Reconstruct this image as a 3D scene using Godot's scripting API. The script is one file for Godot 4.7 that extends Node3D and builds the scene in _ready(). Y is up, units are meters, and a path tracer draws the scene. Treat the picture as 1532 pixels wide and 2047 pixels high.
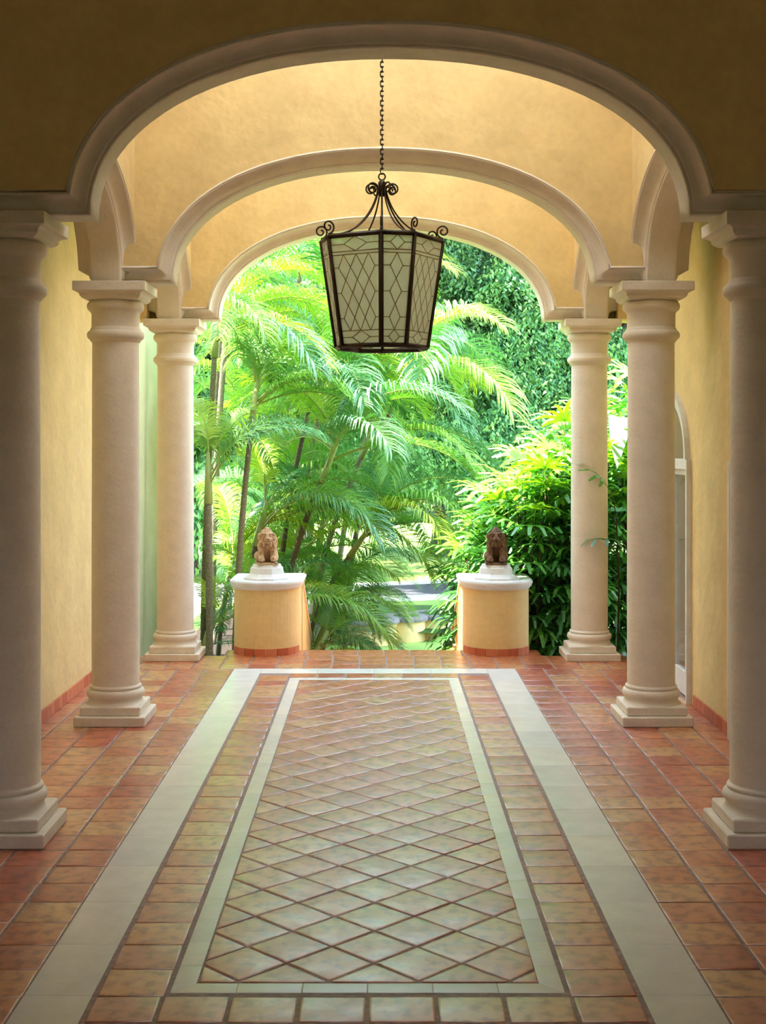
extends Node3D
# A colonnaded garden porch: camera looks along -z, depth d means z = -d. Metres.
# Camera calibration: eye 2.2 m above the floor, focal length 2650 px (1532 x 2047 frame), principal point (758, 888).

const EYE := 2.2
const FOC := 2650.0
const PX := 758.0
const PY := 888.0
const CX := 0.035             # axis of the colonnade
const SPRING := 3.47
const CROWN := 4.40
const COLS_D := [7.47, 10.57, 13.67]
const WALL_L := -2.67
const WALL_R := 2.645
const CEIL := 6.0

var M := {}
var names := {}
var rng := RandomNumberGenerator.new()

# ---------------------------------------------------------------- helpers
func numbered(called: String) -> String:
	var n: int = names.get(called, 0)
	names[called] = n + 1
	return called if n == 0 else "%s_%03d" % [called, n]

func tag(o: Node, label: String, category: String, group := "") -> void:
	o.set_meta("label", label)
	o.set_meta("category", category)
	if group != "":
		o.set_meta("group", group)

func thing(called: String, label: String, category: String, at := Vector3.ZERO, group := "") -> Node3D:
	var o := Node3D.new()
	o.name = numbered(called)
	add_child(o)
	o.position = at
	tag(o, label, category, group)
	return o

func new_st() -> SurfaceTool:
	var st := SurfaceTool.new()
	st.begin(Mesh.PRIMITIVE_TRIANGLES)
	st.set_smooth_group(-1)
	return st

func mesh_of(st: SurfaceTool, mat: Material) -> ArrayMesh:
	st.generate_normals()
	st.index()
	var m := st.commit()
	m.surface_set_material(0, mat)
	return m

func put(called: String, mesh: Mesh, parent: Node, at := Transform3D.IDENTITY) -> MeshInstance3D:
	var o := MeshInstance3D.new()
	o.name = numbered(called) if parent == self else called
	o.mesh = mesh
	parent.add_child(o, true)
	o.transform = at
	return o

func obj(called: String, st: SurfaceTool, mat: Material, parent: Node) -> MeshInstance3D:
	return put(called, mesh_of(st, mat), parent)

func struct(called: String, st: SurfaceTool, mat: Material, label := "", category := "") -> MeshInstance3D:
	var o := obj(called, st, mat, self)
	o.set_meta("kind", "structure")
	if label != "":
		tag(o, label, category)
	return o

# a,b,c counter-clockwise seen from outside (Godot wants clockwise)
func tri(st: SurfaceTool, a: Vector3, b: Vector3, c: Vector3) -> void:
	st.add_vertex(a)
	st.add_vertex(c)
	st.add_vertex(b)

func quad(st: SurfaceTool, a: Vector3, b: Vector3, c: Vector3, d: Vector3) -> void:
	tri(st, a, b, c)
	tri(st, a, c, d)

func box(st: SurfaceTool, lo: Vector3, hi: Vector3, bev := 0.0) -> void:
	st.set_smooth_group(-1)
	if bev <= 0.0:
		var p := []
		for i in 8:
			p.append(Vector3(hi.x if i & 1 else lo.x, hi.y if i & 2 else lo.y, hi.z if i & 4 else lo.z))
		quad(st, p[4], p[5], p[7], p[6])
		quad(st, p[1], p[0], p[2], p[3])
		quad(st, p[5], p[1], p[3], p[7])
		quad(st, p[0], p[4], p[6], p[2])
		quad(st, p[6], p[7], p[3], p[2])
		quad(st, p[0], p[1], p[5], p[4])
		return
	# bevelled box: 24 points, three per corner
	var q := {}
	for i in 8:
		var s := Vector3(1 if i & 1 else -1, 1 if i & 2 else -1, 1 if i & 4 else -1)
		var c := Vector3(hi.x if i & 1 else lo.x, hi.y if i & 2 else lo.y, hi.z if i & 4 else lo.z)
		q[[i, 0]] = c - Vector3(0, s.y, s.z) * bev
		q[[i, 1]] = c - Vector3(s.x, 0, s.z) * bev
		q[[i, 2]] = c - Vector3(s.x, s.y, 0) * bev
	var f := func(a: int, b: int, c: int, d: int, ax: int):
		quad(st, q[[a, ax]], q[[b, ax]], q[[c, ax]], q[[d, ax]])
	f.call(4, 5, 7, 6, 2)
	f.call(1, 0, 2, 3, 2)
	f.call(5, 1, 3, 7, 0)
	f.call(0, 4, 6, 2, 0)
	f.call(6, 7, 3, 2, 1)
	f.call(0, 1, 5, 4, 1)
	var mid := (lo + hi) * 0.5
	for ax in 3:
		var u := (ax + 1) % 3
		var v := (ax + 2) % 3
		for k in 4:
			var base := ((k & 1) << u) | ((k >> 1) << v)
			var a: int = base
			var b: int = base | (1 << ax)
			oriented(st, [q[[a, u]], q[[b, u]], q[[b, v]], q[[a, v]]], mid)
	for i in 8:
		oriented(st, [q[[i, 0]], q[[i, 1]], q[[i, 2]]], mid)

func oriented(st: SurfaceTool, p: Array, inside: Vector3) -> void:
	var n: Vector3 = (p[1] - p[0]).cross(p[2] - p[0])
	var c: Vector3 = p[0]
	if n.dot(c - inside) < 0:
		p = p.duplicate()
		p.reverse()
	for k in range(1, p.size() - 1):
		tri(st, p[0], p[k], p[k + 1])

# polygon (x, y) drawn in the plane of axes u, v at origin o, extruded from w0 to w1 along w = u x v
func extrude(st: SurfaceTool, poly: PackedVector2Array, o: Vector3, u: Vector3, v: Vector3, w0: float, w1: float) -> void:
	st.set_smooth_group(-1)
	if Geometry2D.is_polygon_clockwise(poly):
		poly.reverse()
	var w := u.cross(v)
	var P := func(q: Vector2, h: float) -> Vector3: return o + u * q.x + v * q.y + w * h
	var t := Geometry2D.triangulate_polygon(poly)
	for k in range(0, t.size(), 3):
		var a := poly[t[k]]
		var b := poly[t[k + 1]]
		var c := poly[t[k + 2]]
		if (b - a).cross(c - a) < 0:
			var s := b
			b = c
			c = s
		tri(st, P.call(a, w1), P.call(b, w1), P.call(c, w1))
		tri(st, P.call(a, w0), P.call(c, w0), P.call(b, w0))
	for k in poly.size():
		var a := poly[k]
		var b := poly[(k + 1) % poly.size()]
		quad(st, P.call(a, w0), P.call(b, w0), P.call(b, w1), P.call(a, w1))

# profile: Vector2(r, y) bottom to top; breaks: indices of sharp corners
func lathe(st: SurfaceTool, prof: Array, segs: int, breaks := [], g0 := 0, at := Vector3.ZERO) -> void:
	var g := g0
	for k in prof.size() - 1:
		if k in breaks:
			g += 1
		st.set_smooth_group(g)
		for s in segs:
			var a0 := TAU * s / segs
			var a1 := TAU * (s + 1) / segs
			var p: Vector2 = prof[k]
			var q: Vector2 = prof[k + 1]
			var c0 := Vector3(cos(a0), 0, -sin(a0))
			var c1 := Vector3(cos(a1), 0, -sin(a1))
			var A := at + c0 * p.x + Vector3.UP * p.y
			var B := at + c1 * p.x + Vector3.UP * p.y
			var C := at + c1 * q.x + Vector3.UP * q.y
			var D := at + c0 * q.x + Vector3.UP * q.y
			if p.x > 1e-5:
				tri(st, A, B, C)
			if q.x > 1e-5:
				tri(st, A, C, D)

func arc(c: Vector2, r: Vector2, a0: float, a1: float, n: int) -> Array:
	var out := []
	for k in n + 1:
		var a := deg_to_rad(lerpf(a0, a1, float(k) / n))
		out.append(c + Vector2(cos(a) * r.x, sin(a) * r.y))
	return out

func tube(st: SurfaceTool, pts: Array, radii: Array, sides: int, g := 1, flat := 1.0) -> void:
	st.set_smooth_group(g)
	var rings := []
	var n := pts.size()
	var ref := Vector3.UP
	for k in n:
		var t: Vector3 = (pts[mini(k + 1, n - 1)] - pts[maxi(k - 1, 0)]).normalized()
		if k == 0:
			ref = Vector3.UP if absf(t.y) < 0.9 else Vector3.RIGHT
		var s := t.cross(ref).normalized()
		var u := s.cross(t).normalized()
		ref = u
		var r: float = radii[mini(k, radii.size() - 1)]
		var ring := []
		for j in sides:
			var a := TAU * j / sides
			ring.append(pts[k] + s * cos(a) * r * flat + u * sin(a) * r)
		rings.append(ring)
	for k in n - 1:
		for j in sides:
			var j2 := (j + 1) % sides
			quad(st, rings[k][j2], rings[k][j], rings[k + 1][j], rings[k + 1][j2])
	for e in [0, n - 1]:
		for j in range(1, sides - 1):
			if e == 0:
				tri(st, rings[0][0], rings[0][j], rings[0][j + 1])
			else:
				tri(st, rings[e][0], rings[e][j + 1], rings[e][j])

func at_px(px: float, py: float, d: float) -> Vector3:
	return Vector3((px - PX) * d / FOC, EYE - (py - PY) * d / FOC, -d)

# ---------------------------------------------------------------- textures and materials
func noise(freq: float, sd: int, oct := 4, kind := FastNoiseLite.TYPE_SIMPLEX_SMOOTH) -> FastNoiseLite:
	var n := FastNoiseLite.new()
	n.seed = sd
	n.noise_type = kind
	n.frequency = freq
	n.fractal_octaves = oct
	return n

func gray_image(size: int, freq: float, sd: int, oct := 4) -> Image:
	return noise(freq, sd, oct).get_seamless_image(size, size, false, false, 0.1, false)

# colours mixed along a noise: stops = [[t, Color], ...]
func ramp_texture(size: int, freq: float, sd: int, stops: Array, oct := 4, fine := 0.0) -> ImageTexture:
	var src := gray_image(size, freq, sd, oct)
	var src2 := gray_image(size, freq * 7.0, sd + 5, 3)
	var im := Image.create(size, size, false, Image.FORMAT_RGB8)
	for y in size:
		for x in size:
			var t := clampf((src.get_pixel(x, y).r - 0.5) * 1.5 + 0.5, 0.0, 1.0)
			var c: Color = stops[0][1]
			for k in stops.size() - 1:
				if t >= stops[k][0]:
					c = (stops[k][1] as Color).lerp(stops[k + 1][1], clampf((t - stops[k][0]) / (stops[k + 1][0] - stops[k][0]), 0, 1))
			var f := 1.0 + (src2.get_pixel(x, y).r - 0.5) * 2.0 * fine
			im.set_pixel(x, y, Color(clampf(c.r * f, 0, 1), clampf(c.g * f, 0, 1), clampf(c.b * f, 0, 1)))
	im.generate_mipmaps()
	return ImageTexture.create_from_image(im)

func bump_texture(size: int, freq: float, sd: int, strength: float, oct := 4) -> ImageTexture:
	var im := gray_image(size, freq, sd, oct)
	im.bump_map_to_normal_map(strength)
	return ImageTexture.create_from_image(im)

func gray_texture(size: int, freq: float, sd: int, lo: float, hi: float, oct := 4) -> ImageTexture:
	return ramp_texture(size, freq, sd, [[0.0, Color(lo, lo, lo)], [1.0, Color(hi, hi, hi)]], oct)

func mat(color: Color, rough: float, scale := 0.0) -> StandardMaterial3D:
	var m := StandardMaterial3D.new()
	m.albedo_color = color
	m.roughness = rough
	m.cull_mode = BaseMaterial3D.CULL_DISABLED
	if scale > 0.0:
		m.uv1_triplanar = true
		m.uv1_world_triplanar = true
		m.uv1_scale = Vector3.ONE * scale
	return m

func leaf_mat(color: Color, back: Color, rough: float) -> StandardMaterial3D:
	var m := mat(color, rough)
	m.backlight_enabled = true
	m.backlight = back
	return m

func make_materials() -> void:
	# plaster
	var trowel := bump_texture(512, 0.012, 11, 5.0, 5)
	var blotch := ramp_texture(256, 0.012, 3, [[0.0, Color(0.94, 0.935, 0.93)], [1.0, Color(1, 1, 1)]], 4, 0.025)
	M.yellow = mat(Color8(244, 215, 152), 0.85, 0.55)
	M.yellow.albedo_texture = blotch
	M.yellow.normal_enabled = true
	M.yellow.normal_texture = trowel
	M.yellow.normal_scale = 0.55
	M.pale = mat(Color8(222, 214, 172), 0.85, 0.55)
	M.pale.albedo_texture = blotch
	M.cream = mat(Color8(243, 231, 211), 0.8, 1.3)
	M.cream.albedo_texture = blotch
	M.cream.normal_enabled = true
	M.cream.normal_texture = bump_texture(512, 0.03, 21, 4.0, 4)
	M.cream.normal_scale = 0.35
	M.white = mat(Color8(240, 238, 234), 0.7, 1.5)
	M.white.albedo_texture = blotch
	# floor
	var cloud := gray_texture(256, 0.014, 33, 0.29, 0.52, 4)
	var wavy := bump_texture(512, 0.008, 41, 6.0, 2)
	var clay := ramp_texture(512, 0.014, 7, [[0.1, Color(0.74, 0.66, 0.62)], [0.5, Color(0.96, 0.93, 0.9)], [0.9, Color(1.0, 1.0, 0.9)]], 4, 0.04)
	var tones := [Color8(204, 106, 66), Color8(208, 126, 80), Color8(212, 146, 94), Color8(190, 96, 64), Color8(196, 116, 82), Color8(212, 160, 108)]
	M.tiles = []
	for k in tones.size():
		var t := mat(tones[k], 0.4, 1.35)
		t.uv1_offset = Vector3(k * 0.37, k * 0.11, k * 0.23)
		t.albedo_texture = clay
		t.roughness = 1.0
		t.roughness_texture = cloud
		t.normal_enabled = true
		t.normal_texture = wavy
		t.normal_scale = 0.35
		t.metallic_specular = 0.8
		t.clearcoat_enabled = true
		t.clearcoat = 0.6
		t.clearcoat_roughness = 0.3
		M.tiles.append(t)
	M.grout = mat(Color8(176, 146, 136), 0.6, 3.0)
	M.grout.albedo_texture = gray_texture(256, 0.03, 55, 0.75, 1.0)
	M.marbles = []
	for k in 3:
		var mb := mat([Color8(242, 240, 230), Color8(236, 235, 227), Color8(244, 240, 228)][k], 0.3, 1.1)
		mb.uv1_offset = Vector3(k * 0.41, 0, k * 0.27)
		mb.albedo_texture = ramp_texture(256, 0.014, 61 + k, [[0.0, Color(0.94, 0.94, 0.935)], [1.0, Color(1, 1, 1)]], 5, 0.015)
		mb.roughness = 0.28
		M.marbles.append(mb)
	M.skirt = [mat(Color8(206, 112, 74), 0.5), mat(Color8(196, 100, 64), 0.5), mat(Color8(214, 126, 86), 0.5)]
	# lantern
	M.iron = mat(Color8(58, 44, 32), 0.5)
	M.iron.metallic = 0.4
	M.brass = mat(Color8(150, 128, 74), 0.35)
	M.brass.metallic = 0.7
	M.frosted = leaf_mat(Color(0.95, 0.97, 0.92, 0.72), Color(0.95, 1.0, 0.92), 0.4)
	M.frosted.transparency = BaseMaterial3D.TRANSPARENCY_ALPHA
	M.skylight = leaf_mat(Color(1, 1, 1), Color(1, 1, 1), 0.6)  # diffusing pane of the skylights added above the bays
	# doors
	M.glass = mat(Color(0.75, 0.82, 0.8, 0.12), 0.02)
	M.glass.transparency = BaseMaterial3D.TRANSPARENCY_ALPHA
	M.glass.metallic_specular = 0.7
	# garden
	M.lawn = mat(Color8(168, 200, 98), 0.95, 0.25)
	M.lawn.albedo_texture = gray_texture(256, 0.02, 81, 0.8, 1.0)
	M.grass = mat(Color8(78, 120, 40), 0.95, 0.8)
	M.grass.albedo_texture = gray_texture(256, 0.03, 82, 0.6, 1.0)
	M.gravel = mat(Color8(150, 148, 140), 0.95, 2.0)
	M.gravel.albedo_texture = gray_texture(256, 0.08, 83, 0.7, 1.0)
	M.asphalt = mat(Color8(110, 112, 120), 0.9, 1.0)
	M.asphalt.albedo_texture = gray_texture(256, 0.06, 84, 0.8, 1.0)
	M.coping = mat(Color8(150, 144, 138), 0.9, 1.5)
	M.coping.albedo_texture = gray_texture(256, 0.03, 85, 0.7, 1.0)
	M.soil = mat(Color8(62, 48, 34), 1.0, 1.2)
	M.soil.albedo_texture = gray_texture(256, 0.04, 86, 0.6, 1.0)
	M.frond = [leaf_mat(Color8(112, 158, 70), Color(0.3, 0.52, 0.09), 0.44), leaf_mat(Color8(138, 180, 70), Color(0.44, 0.62, 0.08), 0.44), leaf_mat(Color8(88, 138, 86), Color(0.2, 0.4, 0.13), 0.4), leaf_mat(Color8(166, 192, 72), Color(0.58, 0.66, 0.08), 0.44)]
	M.rachis = mat(Color8(150, 160, 74), 0.5)
	M.cane = mat(Color8(150, 140, 112), 0.7, 5.0)
	M.cane.albedo_texture = gray_texture(256, 0.02, 87, 0.7, 1.0)
	M.cane_dark = mat(Color8(118, 100, 78), 0.8, 5.0)
	M.cane_dark.albedo_texture = M.cane.albedo_texture
	M.shaft = mat(Color8(156, 166, 96), 0.5)
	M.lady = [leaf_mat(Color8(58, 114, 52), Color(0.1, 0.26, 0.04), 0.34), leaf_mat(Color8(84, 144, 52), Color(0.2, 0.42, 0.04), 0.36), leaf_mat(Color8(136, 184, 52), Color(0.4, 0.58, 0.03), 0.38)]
	M.broad = leaf_mat(Color8(130, 160, 118), Color(0.2, 0.32, 0.14), 0.35)
	M.dead = leaf_mat(Color8(150, 110, 70), Color(0.15, 0.1, 0.05), 0.7)
	M.fibre = mat(Color8(74, 56, 40), 0.95)
	M.bark = mat(Color8(110, 100, 92), 0.95, 1.0)
	M.bark.albedo_texture = gray_texture(256, 0.03, 88, 0.55, 1.0)
	M.leaf = leaf_mat(Color(1, 1, 1), Color(0.5, 0.5, 0.5), 0.38)
	M.leaf.vertex_color_use_as_albedo = true
	M.stone_pale = mat(Color8(204, 174, 138), 0.9, 2.5)
	M.stone_pale.albedo_texture = ramp_texture(256, 0.03, 91, [[0.15, Color(0.74, 0.62, 0.52)], [0.5, Color(0.97, 0.93, 0.88)], [0.9, Color(1, 1, 0.96)]], 3, 0.03)
	M.stone_dark = mat(Color8(128, 94, 62), 0.85, 2.5)
	M.stone_dark.albedo_texture = ramp_texture(256, 0.03, 92, [[0.15, Color(0.6, 0.55, 0.52)], [0.5, Color(0.92, 0.88, 0.8)], [0.9, Color(1, 0.97, 0.9)]], 3, 0.03)

# ---------------------------------------------------------------- arches
# soffit line of an arch: horizontal ears, then a basket curve
func arch_path(c: float, half: float, rise: float, ear_l: float, ear_r: float, n := 40) -> PackedVector2Array:
	var out := PackedVector2Array()
	if ear_l > 0:
		out.append(Vector2(c - half - ear_l, SPRING))
	var e := 2.0 / 2.15
	for k in n + 1:
		var a := PI - PI * k / n
		var u := signf(cos(a)) * pow(absf(cos(a)), e)
		var v := pow(absf(sin(a)), e)
		if k == 0 or k == n:
			v = 0.0
		out.append(Vector2(c + half * u, SPRING + rise * v))
	if ear_r > 0:
		out.append(Vector2(c + half + ear_r, SPRING))
	return out

# the same line moved into the wall by n (mitred)
func offset_path(p: PackedVector2Array, n: float) -> PackedVector2Array:
	var out := PackedVector2Array()
	for k in p.size():
		var t0 := (p[k] - p[k - 1]).normalized() if k > 0 else (p[1] - p[0]).normalized()
		var t1 := (p[k + 1] - p[k]).normalized() if k < p.size() - 1 else t0
		var n0 := Vector2(-t0.y, t0.x)
		var n1 := Vector2(-t1.y, t1.x)
		var m := (n0 + n1).normalized()
		out.append(p[k] + m * n / maxf(m.dot(n0), 0.35))
	return out

# moulded edge band: soffit 0.21 m wide with a bead, a cove and a bead on either side
func moulding(p: PackedVector2Array, o: Vector3, u: Vector3, v: Vector3, half: float, called: String, label: String) -> MeshInstance3D:
	var w := u.cross(v)
	var s := 0.105
	var f := half + 0.008
	var prof := [[Vector2(s, 0.0)], [Vector2(s + 0.012, 0.004), Vector2(s + 0.016, 0.012), Vector2(s + 0.012, 0.018)]]
	prof.append([Vector2(s + 0.022, 0.02), Vector2(s + 0.026, 0.026)])
	var cove := []
	for k in 7:
		var a := PI / 2 * k / 6.0
		cove.append(Vector2(s + 0.028 + (f - s - 0.046) * (1 - cos(a)) , 0.028 + 0.062 * sin(a)))
	prof.append(cove)
	prof.append([Vector2(f - 0.010, 0.092), Vector2(f - 0.002, 0.098), Vector2(f - 0.006, 0.104)])
	prof.append([Vector2(f + 0.002, 0.106), Vector2(f, 0.118), Vector2(half - 0.002, 0.12)])
	var line := []           # from one wall face to the other, with smooth group
	var grp := []
	for sgn in [-1, 1]:
		var seq := []
		var gs := []
		for g in prof.size():
			for q in prof[g]:
				seq.append(Vector2(q.x * sgn, q.y))
				gs.append(g)
		if sgn < 0:
			seq.reverse()
			gs.reverse()
		line.append_array(seq)
		for g in gs:
			grp.append(g * sgn + 20)
	var st := new_st()
	var offs := []
	for q in line:
		offs.append(offset_path(p, q.y))
	for k in line.size() - 1:
		st.set_smooth_group(grp[k] if grp[k] == grp[k + 1] else 60 + k)
		for j in p.size() - 1:
			var A: Vector3 = o + u * offs[k][j].x + v * offs[k][j].y + w * line[k].x
			var B: Vector3 = o + u * offs[k][j + 1].x + v * offs[k][j + 1].y + w * line[k].x
			var C: Vector3 = o + u * offs[k + 1][j + 1].x + v * offs[k + 1][j + 1].y + w * line[k + 1].x
			var D: Vector3 = o + u * offs[k + 1][j].x + v * offs[k + 1][j].y + w * line[k + 1].x
			quad(st, A, D, C, B)
	return struct(called, st, M.cream, label, "moulding")

func arch_wall_poly(p: PackedVector2Array, lo: float, hi: float, top: float) -> PackedVector2Array:
	var q := offset_path(p, 0.112)
	var out := PackedVector2Array()
	out.append(Vector2(lo, top))
	out.append(Vector2(lo, q[0].y))
	for k in q.size():
		if q[k].x > lo + 0.001 and q[k].x < hi - 0.001:
			out.append(q[k])
	out.append(Vector2(hi, q[q.size() - 1].y))
	out.append(Vector2(hi, top))
	return out

# ---------------------------------------------------------------- building
func build_shell() -> void:
	var X := Vector3.RIGHT
	var Y := Vector3.UP
	# cross walls with the three big arches
	var shift := [0.060, 0.037, 0.026]
	var nm := ["wall_entry", "wall_middle", "wall_garden"]
	var lb := ["dark yellow plaster wall over the first wide arch, in front of the lantern", "yellow plaster wall over the middle arch behind the lantern", "yellow plaster wall over the arch that opens to the garden"]
	for k in 3:
		var d: float = COLS_D[k]
		var c: float = shift[k]
		var half := 1.662
		var ear := 1.0 if k == 0 else CX + 2.07 - c - half
		var ear_l := 1.07 if k == 0 else c - half - (CX - 2.07)
		var p := arch_path(c, half, CROWN - SPRING, ear_l, ear)
		var lo := CX - 2.2 if k > 0 else c - half - ear_l
		var hi := CX + 2.2 if k > 0 else c + half + ear
		var st := new_st()
		var poly := arch_wall_poly(p, lo, hi, CEIL)
		extrude(st, poly, Vector3(0, 0, -d), X, Y, -0.23, 0.23)
		if k == 0:         # beside the aisles the entry wall comes down to the floor
			box(st, Vector3(-4.2, -0.1, -d - 0.23), Vector3(lo, CEIL, -d + 0.23))
			box(st, Vector3(hi, -0.1, -d - 0.23), Vector3(4.2, CEIL, -d + 0.23))
		if k == 2:         # plain lintels over the aisles
			box(st, Vector3(WALL_L, SPRING, -d - 0.23), Vector3(CX - 2.39, CEIL, -d + 0.23))
			box(st, Vector3(CX + 2.39, SPRING, -d - 0.23), Vector3(WALL_R, CEIL, -d + 0.23))
			box(st, Vector3(CX - 2.39, SPRING, -d - 0.23), Vector3(lo, CEIL, -d - 0.001))
			box(st, Vector3(hi, SPRING, -d - 0.23), Vector3(CX + 2.39, CEIL, -d - 0.001))
		struct(nm[k], st, M.yellow, lb[k], "wall")
		moulding(p, Vector3(0, 0, -d), X, Y, 0.23, "trim_%d" % (k + 1), ["cream moulded band edging the first wide arch", "cream moulded band edging the middle arch behind the lantern", "cream moulded band edging the garden arch"][k])
	# arcade walls over the columns, along the passage; axes: u towards the garden, v up
	var side := ["left", "right"]
	for s in 2:
		var sgn := -1.0 if s == 0 else 1.0
		var x := CX + sgn * 2.165
		var st := new_st()
		for b in 2:
			var d0: float = COLS_D[b]
			var d1: float = COLS_D[b + 1]
			var p := arch_path((d0 + d1) / 2, 1.305, 0.74, 0.245, 0.245, 32)
			var poly := arch_wall_poly(p, d0, d1, 4.9)
			extrude(st, poly, Vector3(x, 0, 0), Vector3(0, 0, -1), Y, -0.225, 0.225)
			moulding(p, Vector3(x, 0, 0), Vector3(0, 0, -1), Y, 0.225, "trim_%d" % (4 + s * 2 + b), "cream moulded band edging the %s side arch on the %s side" % ["lantern bay" if b == 0 else "garden bay", "plain wall" if s == 0 else "glass door"])
			box(st, Vector3(x - 0.225, 4.9, -d1), Vector3(x + 0.225, CEIL, -d0))
		struct("wall_arcade_" + side[s], st, M.yellow, "yellow plaster wall above the side arches on the %s side" % ["plain wall", "glass door"][s], "wall")
	# ceilings
	var ce := new_st()
	var sx := 1.6
	var sz := 1.1
	box(ce, Vector3(-2.4, CEIL, -13.9), Vector3(CX - sx, CEIL + 0.25, -7.24))
	box(ce, Vector3(CX + sx, CEIL, -13.9), Vector3(2.5, CEIL + 0.25, -7.24))
	var edge := [7.24, 9.02 - sz, 9.02 + sz, 12.12 - sz, 12.12 + sz, 13.9]
	for k in 3:
		box(ce, Vector3(CX - sx, CEIL, -edge[k * 2 + 1]), Vector3(CX + sx, CEIL + 0.25, -edge[k * 2]))
	struct("ceiling", ce, M.yellow)
	# unseen skylight added over each bay to brighten it, frosted against sun patches
	for b in 2:
		var zc: float = -[9.02, 12.12][b]
		var fr := new_st()
		for q in 3:
			var zz := zc + (q - 1) * (sz - 0.03)
			box(fr, Vector3(CX - sx, CEIL + 0.1, zz - 0.03), Vector3(CX + sx, CEIL + 0.18, zz + 0.03))
		for q in 4:
			var xx := CX + (q - 1.5) / 1.5 * (sx - 0.03)
			box(fr, Vector3(xx - 0.03, CEIL + 0.1, zc - sz), Vector3(xx + 0.03, CEIL + 0.18, zc + sz))
		if b == 0:
			box(fr, Vector3(CX - sx, CEIL, zc - 0.05), Vector3(CX + sx, CEIL + 0.1, zc + 0.05))
		var win := struct("added_skylight_%d" % (b + 1), fr, M.white, "added unseen frosted glass skylight lighting the %s" % ["lantern bay", "garden bay"][b], "added_skylight")
		var pn := new_st()
		box(pn, Vector3(CX - sx, CEIL + 0.18, zc - sz), Vector3(CX + sx, CEIL + 0.181, zc + sz))
		obj("pane", pn, M.skylight, win)
	var cl := new_st()
	box(cl, Vector3(-4.4, 6.0, -7.24), Vector3(4.4, 6.2, 3.4))
	struct("ceiling_lobby", cl, M.yellow)
	var al := new_st()
	box(al, Vector3(WALL_L - 0.3, 4.65, -13.9), Vector3(CX - 2.165 - 0.2, 4.8, -7.24))
	struct("ceiling_aisle_left", al, M.yellow)
	var ar := new_st()
	box(ar, Vector3(CX + 2.165 + 0.2, 4.65, -13.9), Vector3(WALL_R + 0.3, 4.8, -7.24))
	struct("ceiling_aisle_right", ar, M.yellow)
	# outer walls
	var wl := new_st()
	box(wl, Vector3(WALL_L - 0.3, -0.1, -14.0), Vector3(WALL_L, 4.8, -7.2))
	struct("wall_left", wl, M.yellow, "plain yellow plaster wall behind the columns", "wall")
	var gl := new_st()
	box(gl, Vector3(WALL_L - 0.35, -1.2, -17.2), Vector3(WALL_L - 0.05, 4.8, -14.0))
	struct("wall_outside", gl, M.pale, "pale yellow garden wall behind the palms", "wall")
	# right wall with two arched doorways
	var wr := new_st()
	var poly := PackedVector2Array([Vector2(7.2, -0.1), Vector2(7.2, 4.8), Vector2(14.0, 4.8), Vector2(14.0, -0.1)])
	for c in [11.99, 9.11]:
		poly.append_array(door_outline(c, 0.78, 2.07, 0.62, -0.1))
	extrude(wr, poly, Vector3(WALL_R, 0, 0), Vector3(0, 0, -1), Y, 0.0, 0.3)
	struct("wall_right", wr, M.yellow, "yellow plaster wall with arched glass doors", "wall")
	door(11.99, "door_1", "white framed arched glass door behind the middle column")
	door(9.11, "door_2", "white framed arched glass door beside the column of the first arch")
	# rooms behind the doors
	var rm := new_st()
	box(rm, Vector3(5.6, -0.1, -13.9), Vector3(5.7, 3.2, -7.3))
	box(rm, Vector3(WALL_R + 0.3, 3.1, -13.9), Vector3(5.7, 3.2, -7.3))
	box(rm, Vector3(WALL_R + 0.3, -0.1, -14.0), Vector3(5.7, 3.2, -13.9))
	box(rm, Vector3(WALL_R + 0.3, -0.1, -7.3), Vector3(5.7, 3.2, -7.2))
	box(rm, Vector3(WALL_R + 0.3, -0.1, -13.9), Vector3(5.7, 0.0, -7.3))
	struct("wall_room", rm, M.yellow, "dim room behind the glass doors", "room")
	# lobby in which the camera stands
	var lo := new_st()
	box(lo, Vector3(-4.4, -0.1, -7.24), Vector3(-4.2, 6.0, 3.4))
	struct("wall_lobby_left", lo, M.yellow)
	var l2 := new_st()
	box(l2, Vector3(4.2, -0.1, -7.24), Vector3(4.4, 6.0, 3.4))
	struct("wall_lobby_right", l2, M.yellow)
	var l3 := new_st()
	box(l3, Vector3(-4.2, -0.1, 3.2), Vector3(-1.2, 6.0, 3.4))
	box(l3, Vector3(1.2, -0.1, 3.2), Vector3(4.2, 6.0, 3.4))
	box(l3, Vector3(-1.2, 2.8, 3.2), Vector3(1.2, 6.0, 3.4))
	struct("wall_lobby_back", l3, M.yellow)
	var d3 := new_st()  # glass doors added behind the camera to brighten the entry wall
	for q in 3:
		box(d3, Vector3(-1.2 + q * 1.17, 0, 3.26), Vector3(-1.14 + q * 1.17, 2.8, 3.32))
	box(d3, Vector3(-1.14, 2.74, 3.26), Vector3(1.14, 2.8, 3.32))
	box(d3, Vector3(-1.14, 2.1, 3.26), Vector3(1.14, 2.16, 3.32))
	var dd := struct("door_3", d3, M.white, "added unseen white framed glass doors lighting the lobby from behind", "door")
	var dp := new_st()
	box(dp, Vector3(-1.14, 0, 3.285), Vector3(1.14, 2.74, 3.29))
	obj("pane", dp, M.glass, dd)

# outline of a doorway, from its far foot to its near foot (listed for the wall polygon, depth decreasing)
func door_outline(c: float, half: float, spring: float, rise: float, foot: float) -> PackedVector2Array:
	var out := PackedVector2Array([Vector2(c + half, foot), Vector2(c + half, spring), Vector2(c + half - 0.06, spring)])
	var r := half - 0.06
	for k in range(1, 20):
		var a := PI * k / 20.0
		out.append(Vector2(c + r * cos(a), spring + rise * sin(a)))
	out.append_array([Vector2(c - half + 0.06, spring), Vector2(c - half, spring), Vector2(c - half, foot)])
	return out

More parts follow.
